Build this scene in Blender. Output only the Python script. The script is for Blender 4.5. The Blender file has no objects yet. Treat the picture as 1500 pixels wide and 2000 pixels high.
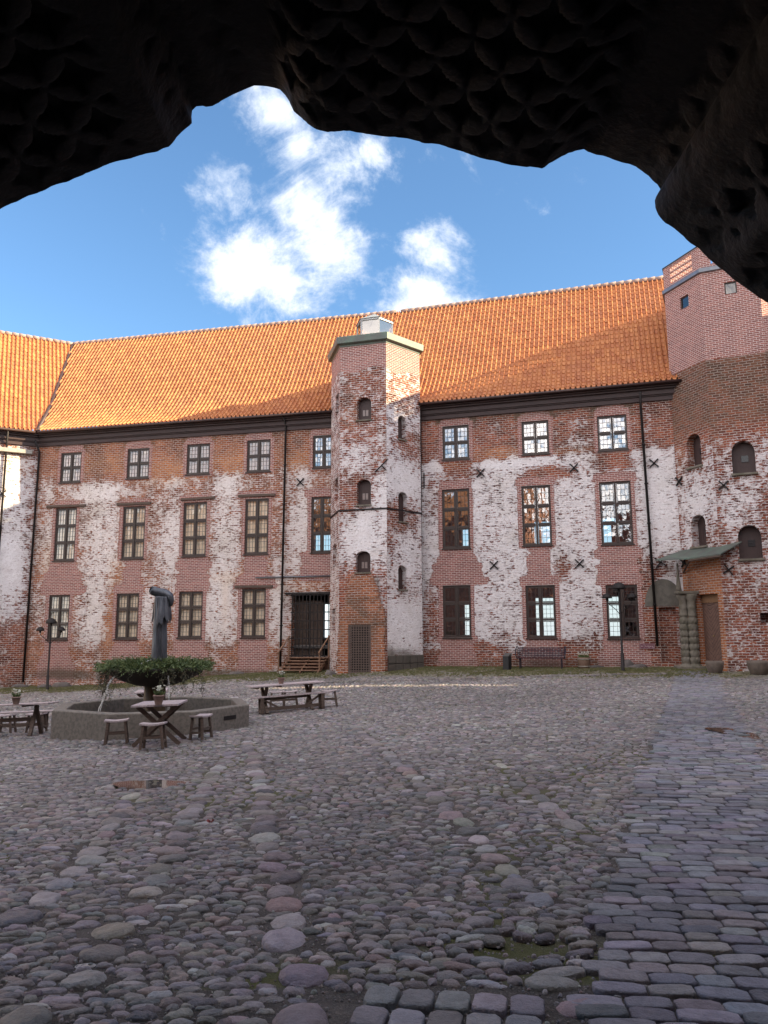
import bpy, bmesh, math, random
import numpy as np
from mathutils import Vector, Matrix, noise as mn
random.seed(7); RS = np.random.RandomState(11)
R = math.radians
scene = bpy.context.scene
COL = scene.collection

# ------------------------------------------------------------------ camera
CAMZ = 1.6
F = 1507.7; PITCH = R(8.92); ROLL = R(-0.23)
cp_, sp_ = math.cos(PITCH), math.sin(PITCH)
fw = Vector((0, cp_, sp_)); up0 = Vector((0, -sp_, cp_)); rt0 = Vector((1, 0, 0))
rt = rt0*math.cos(ROLL) + up0*math.sin(ROLL); up = -rt0*math.sin(ROLL) + up0*math.cos(ROLL)
CP = Vector((0, 0, CAMZ))
cd = bpy.data.cameras.new('camera'); cam = bpy.data.objects.new('camera', cd); COL.objects.link(cam)
m = Matrix((( rt.x, up.x, -fw.x, 0), (rt.y, up.y, -fw.y, 0), (rt.z, up.z, -fw.z, CAMZ), (0, 0, 0, 1)))
cam.matrix_world = m
cd.sensor_fit = 'VERTICAL'; cd.sensor_height = 36; cd.sensor_width = 27; cd.lens = F/2000*36
cd.clip_start = 0.05; cd.clip_end = 2000
scene.camera = cam
scene.render.resolution_x = 768; scene.render.resolution_y = 1024

def ray(px, py):
    return (fw + rt*((px-750)/F) - up*((py-1000)/F)).normalized()
def hit(px, py, P, n):
    d = ray(px, py); return CP + d*((P-CP).dot(n)/d.dot(n))

# ------------------------------------------------------------------ sun, sky, exposure
SUN_EL = R(23.5); SUN_AL = R(14)          # elevation; angle towards the camera side from +x
sd = Vector((math.cos(SUN_AL)*math.cos(SUN_EL), -math.sin(SUN_AL)*math.cos(SUN_EL), math.sin(SUN_EL)))
sl = bpy.data.lights.new('sun', 'SUN'); sl.energy = 5.0; sl.angle = R(0.5); sl.color = (1, .80, .52)
so = bpy.data.objects.new('sun', sl); COL.objects.link(so)
so.rotation_euler = sd.to_track_quat('Z', 'Y').to_euler()
scene.view_settings.view_transform = 'Standard'; scene.view_settings.look = 'None'
scene.view_settings.exposure = 1.62; scene.view_settings.gamma = 1
w = bpy.data.worlds.new('World'); scene.world = w; w.use_nodes = True

class NT:
    """small node helper"""
    def __init__(s, tree): s.t = tree; s.t.nodes.clear()
    def n(s, typ, **k):
        nd = s.t.nodes.new(typ)
        for a, b in k.items():
            if a == 'i':
                for q, v in b.items():
                    if isinstance(v, bpy.types.NodeSocket): s.t.links.new(v, nd.inputs[q])
                    else: nd.inputs[q].default_value = v
            else: setattr(nd, a, b)
        return nd
    def m(s, op, a, b=0.0, c=0.0, clamp=False):
        nd = s.t.nodes.new('ShaderNodeMath'); nd.operation = op; nd.use_clamp = clamp
        for i, v in enumerate((a, b, c)):
            if isinstance(v, bpy.types.NodeSocket): s.t.links.new(v, nd.inputs[i])
            else: nd.inputs[i].default_value = v
        return nd.outputs[0]
    def mix(s, f, a, b, mode='MIX'):
        nd = s.t.nodes.new('ShaderNodeMix'); nd.data_type = 'RGBA'; nd.blend_type = mode; nd.clamp_factor = True
        for i, v in ((0, f), (6, a), (7, b)):
            if isinstance(v, bpy.types.NodeSocket): s.t.links.new(v, nd.inputs[i])
            elif i == 0: nd.inputs[0].default_value = v
            else: nd.inputs[i].default_value = (*v, 1)
        return nd.outputs[2]
    def ss(s, v, a, b):
        nd = s.t.nodes.new('ShaderNodeMapRange'); nd.interpolation_type = 'SMOOTHSTEP'
        s.t.links.new(v, nd.inputs[0])
        for i, q in ((1, a), (2, b), (3, 0.0), (4, 1.0)): nd.inputs[i].default_value = q
        return nd.outputs[0]
    def noise(s, vec, scale, detail=4, rough=.55, dist=0):
        nd = s.n('ShaderNodeTexNoise', i={'Scale': scale, 'Detail': detail, 'Roughness': rough, 'Distortion': dist})
        if vec is not None: s.t.links.new(vec, nd.inputs['Vector'])
        return nd.outputs['Fac']
    def vmul(s, v, xyz):
        nd = s.n('ShaderNodeVectorMath', operation='MULTIPLY', i={0: v, 1: xyz}); return nd.outputs[0]

def build_world():
    T = NT(w.node_tree)
    sky = T.n('ShaderNodeTexSky', sky_type='NISHITA'); sky.sun_disc = False
    sky.sun_elevation = SUN_EL; sky.sun_rotation = math.atan2(sd.x, sd.y)
    sky.air_density = 1.0; sky.dust_density = 0.4; sky.ozone_density = 1.6; sky.altitude = 50
    tc = T.n('ShaderNodeTexCoord'); g = tc.outputs['Generated']
    skyc = T.mix(1.0, sky.outputs[0], (1.22, 1.58, 1.80), 'MULTIPLY')
    sepz = T.n('ShaderNodeSeparateXYZ', i={0: g}).outputs[2]
    skyc = T.mix(T.m('MULTIPLY', T.ss(sepz, .17, -.01), .8), skyc, (9.0, 9.6, 10.4))
    # cloud blobs, given by the direction in which they float
    blobs = [(480,530,90,.95),(560,545,80,.9),(640,490,95,.95),(690,450,60,.55),(600,400,95,.85),(650,320,105,.85),(545,215,75,1.0),(590,280,70,.9),(740,290,90,.75),
             (830,300,80,.5),(450,355,70,.55),(480,330,50,.5),(850,500,85,.85),(870,440,50,.6),(820,580,90,.9),(900,600,60,.7),(780,600,60,.9),(1065,455,50,.48),(920,300,60,.42),(1120,320,50,.42),(940,540,50,.3),(1010,440,40,.3)]
    acc = None
    blobs += [(820,470,60,.7),(900,500,60,.55),(1010,470,55,.42),(1090,455,40,.45),(860,310,70,.5),(430,350,50,.5)]
    for px, py, r, wt in blobs:
        c = ray(px, py); rr = r/F*1.85
        dn = T.n('ShaderNodeVectorMath', operation='DISTANCE', i={0: g, 1: tuple(c)})
        v = T.m('MULTIPLY_ADD', dn.outputs['Value'], -wt/rr, wt, clamp=True)
        acc = v if acc is None else T.m('SMOOTH_MAX', acc, v, .25)
    # extra-bright cloud banks added out of view, behind and overhead, as fill light
    sep = T.n('ShaderNodeSeparateXYZ', i={0: g})
    back = T.m('MULTIPLY', T.ss(sep.outputs[1], .30, -.12), .62)
    zen = T.m('MULTIPLY', T.ss(sep.outputs[2], .74, .90), .62)
    acc = T.m('MAXIMUM', T.m('MAXIMUM', acc, back), zen)
    n1 = T.noise(g, 6.5, 12, .67, .5); n2 = T.noise(g, 27, 8, .65, .3)
    d = T.m('ADD', acc, T.m('MULTIPLY', T.m('SUBTRACT', n1, .5), 1.75))
    d = T.m('ADD', d, T.m('MULTIPLY', T.m('SUBTRACT', n2, .5), .62))
    gate = T.ss(acc, .02, .2)
    dens = T.m('MULTIPLY', T.ss(d, .40, .86), gate)
    shade = T.ss(T.m('ADD', d, T.m('MULTIPLY', n2, .25)), .45, 1.15)
    cc = T.mix(shade, (5.2, 6.1, 7.7), (8.0, 8.3, 8.7))
    bcol = T.mix(T.ss(sep.outputs[1], .30, -.08), cc, (27.5, 25.0, 23.6))
    bcol = T.mix(T.ss(sep.outputs[2], .74, .88), bcol, (24, 22.3, 21.6))
    fin = T.mix(T.m('MULTIPLY', dens, .95), skyc, bcol)
    bg = T.n('ShaderNodeBackground', i={'Color': fin, 'Strength': SKY_STR})
    o = T.n('ShaderNodeOutputWorld'); T.t.links.new(bg.outputs[0], o.inputs[0])
SKY_STR = 0.050
build_world()

# ------------------------------------------------------------------ object helpers
def tag(o, label=None, cat=None, group=None, kind=None):
    if label: o['label'] = label
    if cat: o['category'] = cat
    if group: o['group'] = group
    if kind: o['kind'] = kind
    return o
def empty(name, loc=(0, 0, 0), rz=0, parent=None):
    o = bpy.data.objects.new(name, None); COL.objects.link(o); o.location = loc; o.rotation_euler = (0, 0, rz)
    if parent: o.parent = parent
    return o
class MB:
    """collects vertices and faces for ONE mesh"""
    def __init__(s): s.v = []; s.f = []; s.uv = []; s.smooth = []; s.attr = None
    def add(s, vs, fs, smooth=False):
        b = len(s.v); s.v += [tuple(v) for v in vs]
        for f in fs: s.f.append(tuple(b+i for i in f)); s.smooth.append(smooth)
        return s
    def box(s, c, size, M=None, taper=1.0):
        x, y, z = (q/2 for q in size)
        vs = [Vector((sx*x*(taper if sz > 0 else 1), sy*y*(taper if sz > 0 else 1), sz*z)) for sz in (-1, 1) for sy in (-1, 1) for sx in (-1, 1)]
        if M is not None: vs = [M @ v for v in vs]
        vs = [v+Vector(c) for v in vs]
        return s.add(vs, [(0,2,3,1),(4,5,7,6),(0,1,5,4),(2,6,7,3),(0,4,6,2),(1,3,7,5)])
    def bar(s, a, b, w, h=None, upv=(0, 0, 1)):
        a = Vector(a); b = Vector(b); h = h or w; d = b-a; L = d.length; d.normalize()
        u = Vector(upv)
        if abs(d.dot(u)) > .98: u = Vector((0, 1, 0))
        x = d.cross(u).normalized(); y = x.cross(d).normalized()
        vs = [p + x*(sx*w/2) + y*(sy*h/2) for p in (a, b) for sy in (-1, 1) for sx in (-1, 1)]
        return s.add(vs, [(0,1,3,2),(4,6,7,5),(0,4,5,1),(2,3,7,6),(0,2,6,4),(1,5,7,3)])
    def tube(s, pts, r, n=8, caps=True, smooth=True):
        pts = [Vector(p) for p in pts]; rs = r if isinstance(r, (list, tuple)) else [r]*len(pts)
        vs = []; px = None
        for i, p in enumerate(pts):
            d = (pts[min(i+1, len(pts)-1)] - pts[max(i-1, 0)]).normalized()
            u = Vector((0, 0, 1)) if abs(d.z) < .95 else Vector((0, 1, 0))
            x = d.cross(u).normalized() if px is None else (px - d*px.dot(d)).normalized()
            px = x; y = d.cross(x)
            for k in range(n):
                a = 2*math.pi*k/n; vs.append(p + (x*math.cos(a) + y*math.sin(a))*rs[i])
        fs = [(i*n+k, i*n+(k+1) % n, (i+1)*n+(k+1) % n, (i+1)*n+k) for i in range(len(pts)-1) for k in range(n)]
        if caps: fs += [tuple(range(n))[::-1], tuple((len(pts)-1)*n+k for k in range(n))]
        return s.add(vs, fs, smooth)
    def lathe(s, prof, c=(0, 0, 0), n=24, smooth=True, closed=False, fn=None):
        vs = []
        for r, z in prof:
            for k in range(n):
                a = 2*math.pi*k/n; q = 1 if fn is None else fn(a, z)
                vs.append((c[0]+r*q*math.cos(a), c[1]+r*q*math.sin(a), c[2]+z))
        fs = [(i*n+k, i*n+(k+1) % n, (i+1)*n+(k+1) % n, (i+1)*n+k) for i in range(len(prof)-1) for k in range(n)]
        if not closed: fs += [tuple(range(n))[::-1], tuple((len(prof)-1)*n+k for k in range(n))]
        return s.add(vs, fs, smooth)
    def prism(s, poly, z0, z1):
        n = len(poly); vs = [(x, y, z0) for x, y in poly] + [(x, y, z1) for x, y in poly]
        fs = [(i, (i+1) % n, n+(i+1) % n, n+i) for i in range(n)] + [tuple(range(n))[::-1], tuple(range(n, 2*n))]
        return s.add(vs, fs)
    def build(s, name, mat, parent=None, bevel=0):
        me = bpy.data.meshes.new(name); me.from_pydata(s.v, [], s.f); me.validate(); me.update()
        if len(s.smooth) == len(me.polygons): me.polygons.foreach_set('use_smooth', s.smooth)
        o = bpy.data.objects.new(name, me); COL.objects.link(o)
        if mat: me.materials.append(mat)
        if parent: o.parent = parent
        if bevel:
            b = o.modifiers.new('bevel', 'BEVEL'); b.width = bevel; b.segments = 2; b.limit_method = 'ANGLE'
        return o
def copy_tree(o, parent=None):
    c = o.copy(); COL.objects.link(c); c.parent = parent
    for ch in list(o.children): copy_tree(ch, c)
    return c

# ------------------------------------------------------------------ materials
MATS = {}
def mat(name, col, rough=.7, metal=0, var=.25, scale=8, bump=.15, col2=None, spec=.5, bscale=None, stretch=None):
    if name in MATS: return MATS[name]
    M = bpy.data.materials.new(name); M.use_nodes = True; T = NT(M.node_tree); MATS[name] = M
    tc = T.n('ShaderNodeTexCoord').outputs['Object']
    if stretch: tc = T.vmul(tc, stretch)
    n = T.noise(tc, scale, 5, .6); c2 = col2 or tuple(x*(1-var) for x in col)
    c = T.mix(T.ss(n, .35, .68), col, c2)
    n2 = T.noise(tc, bscale or scale*5, 4, .6)
    c = T.mix(T.m('MULTIPLY', n2, var), c, tuple(x*.45 for x in col))
    b = T.n('ShaderNodeBump', i={'Strength': bump, 'Distance': .02, 'Height': n2})
    p = T.n('ShaderNodeBsdfPrincipled', i={'Base Color': c, 'Roughness': rough, 'Metallic': metal, 'Normal': b.outputs[0], 'Specular IOR Level': spec})
    o = T.n('ShaderNodeOutputMaterial'); T.t.links.new(p.outputs[0], o.inputs[0])
    return M

def wall_mat():
    M = bpy.data.materials.new('brick_and_plaster'); M.use_nodes = True; T = NT(M.node_tree)
    uv = T.n('ShaderNodeUVMap', uv_map='UVMap').outputs[0]
    at = lambda nm: T.n('ShaderNodeAttribute', attribute_name=nm).outputs['Fac']
    aP, aN, aD, aO = at('plaster'), at('newbrick'), at('dark'), at('orange')
    dn = T.n('ShaderNodeTexNoise', i={'Vector': uv, 'Scale': 3.1, 'Detail': 3})
    wob = T.n('ShaderNodeVectorMath', operation='MULTIPLY_ADD', i={0: dn.outputs['Color'], 1: (.05, .05, 0), 2: uv}).outputs[0]
    def brick(vec, bw, rh, mo, sm=.3):
        return T.n('ShaderNodeTexBrick', offset=.5, squash=1, i={'Vector': vec, 'Color1': (0, 0, 0, 1), 'Color2': (1, 1, 1, 1), 'Mortar': (.5, .5, .5, 1), 'Scale': 1, 'Mortar Size': mo, 'Mortar Smooth': sm, 'Brick Width': bw, 'Row Height': rh, 'Bias': 0.0})
    bo = brick(wob, .27, .103, .017); bn = brick(uv, .235, .082, .011)
    n_big = T.noise(uv, .55, 4, .6); n_mid = T.noise(uv, 2.3, 5, .62)
    hs = T.vmul(uv, (1.0, 2.6, 1)); n_dash = T.noise(hs, 5.5, 4, .7); n_fine = T.noise(uv, 26, 4, .65)
    ro = bo.outputs['Color']; fo = bo.outputs['Fac']
    ron = T.m('ADD', T.m('MULTIPLY', ro, .55), T.m('MULTIPLY', n_mid, .5))
    oc = T.n('ShaderNodeValToRGB', i={0: ron}); e = oc.color_ramp.elements
    e[0].position = .05; e[0].color = (.055, .026, .022, 1); e[1].position = .98; e[1].color = (.46, .17, .085, 1)
    for p, c in ((.28, (.185, .058, .036)), (.5, (.30, .088, .044)), (.72, (.40, .125, .058))):
        q = e.new(p); q.color = (*c, 1)
    old = T.mix(aO, T.mix(1.0, oc.outputs[0], (.86, .80, .86), 'MULTIPLY'), T.mix(ro, (.36, .125, .05), (.52, .21, .08)))
    old = T.mix(T.ss(n_big, .42, .66), old, T.mix(1.0, old, (.52, .50, .52), 'MULTIPLY'))
    old = T.mix(T.m('MULTIPLY', fo, T.ss(n_dash, .25, .55)), old, T.mix(n_mid, (.34, .27, .23), (.60, .53, .47)))
    nc = T.mix(bn.outputs['Color'], (.23, .090, .078), (.38, .160, .130))
    new = T.mix(bn.outputs['Fac'], nc, (.66, .57, .53))
    tN = T.m('ADD', T.m('ADD', aN, T.m('MULTIPLY', T.m('SUBTRACT', n_mid, .5), .7)), T.m('MULTIPLY', T.m('SUBTRACT', n_dash, .5), 1.3))
    newm = T.ss(tN, .45, .55)
    br = T.mix(newm, old, new)
    pl = T.mix(T.ss(n_mid, .3, .72), (.87, .84, .845), (.72, .67, .665))
    pl = T.mix(T.ss(n_dash, .54, .72), pl, (.46, .40, .38))
    pl = T.mix(T.m('MULTIPLY', T.ss(n_fine, .55, .7), .45), pl, (.36, .30, .27))
    pl = T.mix(T.m('MULTIPLY', T.ss(n_big, .5, .75), .45), pl, (.52, .46, .40))
    pl = T.mix(T.m('MULTIPLY', aO, .9, clamp=True), pl, T.mix(1.0, pl, (1.0, .91, .81), 'MULTIPLY'))  # beige plaster tint: warm bounce light on the left wall put into colour
    # plaster: painted mask + noise + whether this very brick kept its coat
    t = T.m('ADD', aP, T.m('MULTIPLY', T.m('SUBTRACT', n_mid, .5), 1.5))
    t = T.m('ADD', t, T.m('MULTIPLY', T.m('SUBTRACT', n_dash, .5), 2.5))
    t = T.m('ADD', t, T.m('MULTIPLY', T.m('SUBTRACT', ro, .5), .20))
    t = T.m('ADD', t, T.m('MULTIPLY', fo, .16))
    t = T.m('SUBTRACT', t, T.m('MULTIPLY', newm, 1.2))
    pm = T.m('ADD', T.m('MULTIPLY', T.ss(t, .44, .53), .62), T.m('MULTIPLY', T.ss(t, .56, .80), .38))
    c = T.mix(pm, br, pl)
    dk = T.m('MULTIPLY', T.ss(T.m('ADD', aD, T.m('MULTIPLY', T.m('SUBTRACT', n_mid, .5), .7)), .25, .9), .78)
    c = T.mix(dk, c, T.mix(n_dash, (.055, .050, .036), (.14, .105, .07)))
    c = T.mix(T.m('MULTIPLY', T.ss(n_fine, .5, .8), .22), c, (.13, .09, .07))
    hgt = T.m('ADD', T.m('MULTIPLY', pm, .9), T.m('MULTIPLY', T.m('MULTIPLY', T.m('SUBTRACT', 1.0, pm), T.m('SUBTRACT', 1.0, T.m('MAXIMUM', T.m('MULTIPLY', fo, T.m('SUBTRACT', 1.0, newm)), T.m('MULTIPLY', bn.outputs['Fac'], newm)))), .5))
    hgt = T.m('ADD', hgt, T.m('MULTIPLY', n_dash, .9)); hgt = T.m('ADD', hgt, T.m('MULTIPLY', n_fine, .3))
    b = T.n('ShaderNodeBump', i={'Strength': .8, 'Distance': .05, 'Height': hgt})
    p = T.n('ShaderNodeBsdfPrincipled', i={'Base Color': c, 'Roughness': .88, 'Normal': b.outputs[0], 'Specular IOR Level': .2})
    o = T.n('ShaderNodeOutputMaterial'); T.t.links.new(p.outputs[0], o.inputs[0]); return M
WALL = wall_mat()

def tile_mat():
    M = bpy.data.materials.new('clay_pantiles'); M.use_nodes = True; T = NT(M.node_tree)
    uv = T.n('ShaderNodeUVMap', uv_map='UVMap').outputs[0]       # u in tiles, v in rows
    fl = T.n('ShaderNodeVectorMath', operation='FLOOR', i={0: uv}).outputs[0]
    wn = T.n('ShaderNodeTexWhiteNoise', noise_dimensions='2D', i={'Vector': fl}).outputs['Value']
    n = T.noise(uv, .12, 4, .6); nf = T.noise(uv, 9, 3)
    c = T.mix(wn, (.38, .135, .050), (.52, .22, .078))
    c = T.mix(T.m('MULTIPLY', T.ss(n, .45, .75), .5), c, (.36, .145, .075))
    c = T.mix(T.m('MULTIPLY', nf, .25), c, (.30, .09, .04))
    p = T.n('ShaderNodeBsdfPrincipled', i={'Base Color': c, 'Roughness': .62, 'Specular IOR Level': .35})
    o = T.n('ShaderNodeOutputMaterial'); T.t.links.new(p.outputs[0], o.inputs[0]); return M
TILE = tile_mat()

def glass_mat(name='old_window_glass', tint=(.85, .9, .9), refl=.30, wob=.35, sc=3.0):
    M = bpy.data.materials.new(name); M.use_nodes = True; T = NT(M.node_tree)
    tc = T.n('ShaderNodeTexCoord').outputs['Object']
    n = T.noise(T.vmul(tc, (1, 1, .6)), sc, 3)
    b = T.n('ShaderNodeBump', i={'Strength': wob, 'Distance': .05, 'Height': n})
    gl = T.n('ShaderNodeBsdfGlossy', i={'Color': (1, 1, 1, 1), 'Roughness': .02, 'Normal': b.outputs[0]})
    tr = T.n('ShaderNodeBsdfTransparent', i={'Color': (*tint, 1)})
    mx = T.n('ShaderNodeMixShader', i={0: refl, 1: tr.outputs[0], 2: gl.outputs[0]})
    o = T.n('ShaderNodeOutputMaterial'); T.t.links.new(mx.outputs[0], o.inputs[0]); return M
GLASS = glass_mat()
GLASSC = glass_mat('sheet_backed_glass', (1, 1, 1), .12, .3)
GLASSP = glass_mat('sheet_backed_upper_glass', (.98, .98, .96), .16, .25)
GLASSU = glass_mat('upper_window_glass', refl=.40, wob=.12, sc=2)

FRAME = mat('dark_brown_painted_wood', (.045, .028, .022), .5, var=.3, scale=12)
LEAD = mat('lead_glazing_bar', (.085, .07, .062), .5, metal=.3)
CORN = mat('maroon_painted_cornice', (.050, .024, .022), .55, var=.35, scale=3, stretch=(1, 1, 4))
IRON = mat('wrought_iron', (.022, .018, .018), .6, metal=.4)
ZINC = mat('lead_sheet', (.22, .24, .27), .45, metal=.5, scale=3)
COPPER = mat('verdigris_copper', (.115, .125, .112), .55, metal=.25, scale=2.5, col2=(.12, .17, .135), var=.35)
OAK = mat('weathered_oak', (.12, .082, .062), .75, scale=5, var=.4, stretch=(1, 1, 6))
GREYWOOD = mat('silvered_table_planks', (.46, .38, .38), .7, scale=4, var=.3, col2=(.34, .28, .28), stretch=(6, 1, 1))
STEPWOOD = mat('brown_step_planks', (.27, .15, .09), .7, scale=5, var=.35)
STONE = mat('mossy_sandstone', (.21, .185, .15), .9, scale=3, col2=(.11, .10, .07), var=.4, bump=.6, bscale=18)
GREYST = mat('grey_brown_granite', (.17, .135, .11), .85, scale=4, var=.35, bump=.4, col2=(.11, .085, .07))
CONC = mat('basin_concrete', (.205, .178, .15), .85, scale=14, var=.4, bump=.3, bscale=60)
BRONZE = mat('dark_bronze', (.13, .14, .16), .42, metal=.55, scale=4, col2=(.045, .05, .06), var=.4, stretch=(2, 2, .5))
CORTEN = mat('stained_pillar', (.12, .075, .035), .6, scale=6, var=.5, stretch=(3, 3, .5))
SHUT = mat('brown_shutter', (.060, .033, .030), .55, var=.3, scale=10, stretch=(6, 6, .5))
DOORW = mat('door_boards', (.19, .11, .085), .55, var=.3, scale=8)
REFL_PINK = mat('pink_reflection_tint', (.70, .50, .42), .9, scale=1.6, var=.3, col2=(.48, .32, .26), stretch=(5, 5, .5))  # sheet colour imitating tiles mirrored in the upper panes
INT = mat('interior_plaster', (.20, .185, .175), .9)
REFL_CREAM = mat('cream_reflection_tint', (1.0, .87, .68), .9, scale=1.3, var=.05, col2=(.88, .74, .56), stretch=(5, 5, .35))  # sheet colour imitating a sunlit wall mirrored in the panes
ROCK = mat('foundation_rock', (.15, .13, .12), .9, scale=3, var=.4, bump=.5)
TERRA = mat('clay_pot', (.30, .20, .165), .85)
LEAFD = mat('fir_green', (.07, .115, .04), .6, scale=6, col2=(.17, .21, .07), var=.4)
IVY = mat('ivy_green', (.045, .06, .028), .55, scale=20, col2=(.10, .065, .035), var=.4)
PETAL = mat('white_petals', (.75, .76, .66), .6, var=.1)
WATERJET = None

# ------------------------------------------------------------------ ground shape
GP = [(0,-8,0),(0,0,0),(0,4,0),(3,4,.0),(-2.5,5,-.05),(2,8,-.05),(-5.5,8,-.28),(-4,14,-.47),(-5.5,16,-.50),(-4.2,19,-.56),(-2.8,21,-.56),(-1,24,-.48),(-7,24,-.72),(-7.7,17,-.66),(-9,20.5,-.88),(-8.5,18.5,-.78),(-12,20,-.95),(-11,28,-.82),
      (-16.8,38,-1.08),(-19,42,-1.0),(-12,38,-.82),(-9.3,37.6,-.50),(-5.2,36.5,-.26),(-2.4,33.6,-.27),(-.4,33.2,-.05),(1.9,35,.05),(1.9,33,-.05),(6,33.5,.05),(5,31,-.12),(11.6,32,.12),(10.3,31.4,0),(13,28,-.03),(13,20,-.05),
      (5,14,-.05),(11,29,-.05),(4,20,-.25),(2,27,-.3),(-14,18,-.85),(-20,10,-.9),(-24,35,-1.1),(15,10,0),(24,30,.1),(-10,10,-.5),(30,0,0),(-30,-5,-.6),(0,50,0),(-30,50,-1)]
def tps_fit(P):
    P = np.array(P, float); n = len(P)
    d = np.hypot(P[:,None,0]-P[None,:,0], P[:,None,1]-P[None,:,1]); K = np.where(d > 0, d**2*np.log(d+1e-9), 0) + np.eye(n)*6.0
    A = np.zeros((n+3, n+3)); A[:n,:n] = K; A[:n,n] = 1; A[:n,n+1:] = P[:,:2]; A[n,:n] = 1; A[n+1:,:n] = P[:,:2].T
    return P, np.linalg.solve(A, np.concatenate([P[:,2], [0,0,0]]))
TP, TW = tps_fit(GP)
def gz(x, y):
    x = np.asarray(x, float); y = np.asarray(y, float); s = x.shape; x = x.ravel(); y = y.ravel(); n = len(TP)
    out = np.empty(len(x))
    for a in range(0, len(x), 20000):
        b = slice(a, a+20000)
        d = np.hypot(x[b,None]-TP[None,:,0], y[b,None]-TP[None,:,1]); K = d**2*np.log(d+1e-9)
        out[b] = K@TW[:n] + TW[n] + TW[n+1]*x[b] + TW[n+2]*y[b]
    fl = np.clip(out, -1.5, .5)
    return fl.reshape(s)
def g1(x, y): return float(gz(np.array([x]), np.array([y]))[0])
def gp(px, py):
    z = -.2; d = ray(px, py)
    for _ in range(25):
        P = CP + d*((z-CP.z)/d.z); z = .5*z + .5*g1(P.x, P.y)
    return CP + d*((z-CP.z)/d.z)

# ------------------------------------------------------------------ main planes
YL, YR = R(13.05), R(16.86)
uL = Vector((math.cos(YL), -math.sin(YL), 0)); nL = Vector((-math.sin(YL), -math.cos(YL), 0))
uR = Vector((math.cos(YR), -math.sin(YR), 0)); nR = Vector((-math.sin(YR), -math.cos(YR), 0))
def onray(px, depth):
    d = ray(px, 1237); return CP + d*(depth/d.dot(Vector((0, 1, 0))))
PR0 = onray(822, 36.0); PR0.z = 0
# joint behind the middle tower
dj = ray(735, 1237); OJ = CP + dj*((PR0-CP).dot(nR)/dj.dot(nR)); OJ.z = 0
def UL(px, py): P = hit(px, py, OJ, nL); return (P-OJ).dot(uL), P.z
def UR(px, py): P = hit(px, py, OJ, nR); return (P-OJ).dot(uR), P.z
EAVE_Z = 12.3
# ------------------------------------------------------------------ wall builder
def fbm(x, y, s=1.0, o=0):
    return mn.fractal(Vector((x*s+o, y*s-o, o*.37)), .8, 2.1, 4)
def make_wall(name, parent, O, u, n, u0, u1, z0, z1, ops=(), paint=None, res=.14, reveal=.22, m=None, thick=0, rough=.0):
    """wall sheet with real openings; ops: (ua,ub,za,zb,arch,depth,closed)"""
    us = set([round(u0, 4), round(u1, 4)]); zs = set([round(z0, 4), round(z1, 4)])
    for o in ops:
        us |= {round(max(o[0], u0), 4), round(min(o[1], u1), 4)}; zs |= {round(max(o[2], z0), 4), round(min(o[3], z1), 4)}
    def fill(S):
        S = sorted(S); out = []
        for a, b in zip(S, S[1:]):
            k = max(1, int(math.ceil((b-a)/res)))
            out += [a+(b-a)*i/k for i in range(k)]
        return out+[S[-1]]
    U = fill(us); Z = fill(zs); nu, nz = len(U), len(Z)
    V = []; UVv = []; Fc = []
    def add(uu, zz, off=0.0):
        P = O + u*uu + n*off; V.append((P.x, P.y, zz)); UVv.append((uu+off*.7, zz)); return len(V)-1
    idx = np.empty((nu, nz), int)
    edge_u = set(us); edge_z = set(zs)
    for i, a in enumerate(U):
        for j, b in enumerate(Z):
            off = 0
            if rough and a not in edge_u and b not in edge_z: off = rough*fbm(a, b, 1.2, 3)
            idx[i, j] = add(a, b, off)
    for i in range(nu-1):
        for j in range(nz-1):
            cu = (U[i]+U[i+1])/2; cz = (Z[j]+Z[j+1])/2
            if any(o[0] < cu < o[1] and o[2] < cz < o[3] for o in ops): continue
            Fc.append((idx[i, j], idx[i+1, j], idx[i+1, j+1], idx[i, j+1]))
    for o in ops:
        ua, ub, za, zb, arch, dep, closed = o
        if arch:
            r = (ub-ua)/2; h = min(arch, zb-za-.05); K = 10
            arc = [((ua+ub)/2 - r*math.cos(math.pi*k/K), zb-h+h*math.sin(math.pi*k/K)) for k in range(K+1)]
            for (a, b), (c, d) in zip(arc, arc[1:]):
                i1, i2, i3, i4 = add(a, b), add(c, d), add(c, zb), add(a, zb); Fc.append((i1, i2, i3, i4))
            loop = [(ua, za)] + arc + [(ub, za)]
        else: loop = [(ua, za), (ua, zb), (ub, zb), (ub, za)]
        L = loop+[loop[0]]
        for (a, b), (c, d) in zip(L, L[1:]):
            Fc.append((add(a, b), add(a, b, -dep), add(c, d, -dep), add(c, d)))
        if closed:
            Fc.append(tuple(add(a, b, -dep) for a, b in loop))
    me = bpy.data.meshes.new(name); me.from_pydata(V, [], Fc); me.update()
    uvl = me.uv_layers.new(name='UVMap'); li = np.empty(len(me.loops), int); me.loops.foreach_get('vertex_index', li)
    uvl.data.foreach_set('uv', np.array(UVv, float)[li].ravel())
    at = {k: np.zeros(len(V)) for k in ('plaster', 'newbrick', 'dark', 'orange')}
    if paint:
        uvn = np.array(UVv); paint(uvn[:, 0], uvn[:, 1], at)
    for k, a in at.items():
        A = me.attributes.new(k, 'FLOAT', 'POINT'); A.data.foreach_set('value', a.astype(np.float32))
    me.materials.append(m or WALL)
    o = bpy.data.objects.new(name, me); COL.objects.link(o); o.parent = parent
    return o
def blob(U_, Z_, cu, cz, ru, rz, w, sharp=2):
    return w*np.exp(-(((U_-cu)/ru)**2 + ((Z_-cz)/rz)**2)**sharp)
def rectm(U_, Z_, a, b, c, d, soft=.06):
    s = lambda t: np.clip(t/soft*.5+.5, 0, 1)
    return s(U_-a)*s(b-U_)*s(Z_-c)*s(d-Z_)
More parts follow.
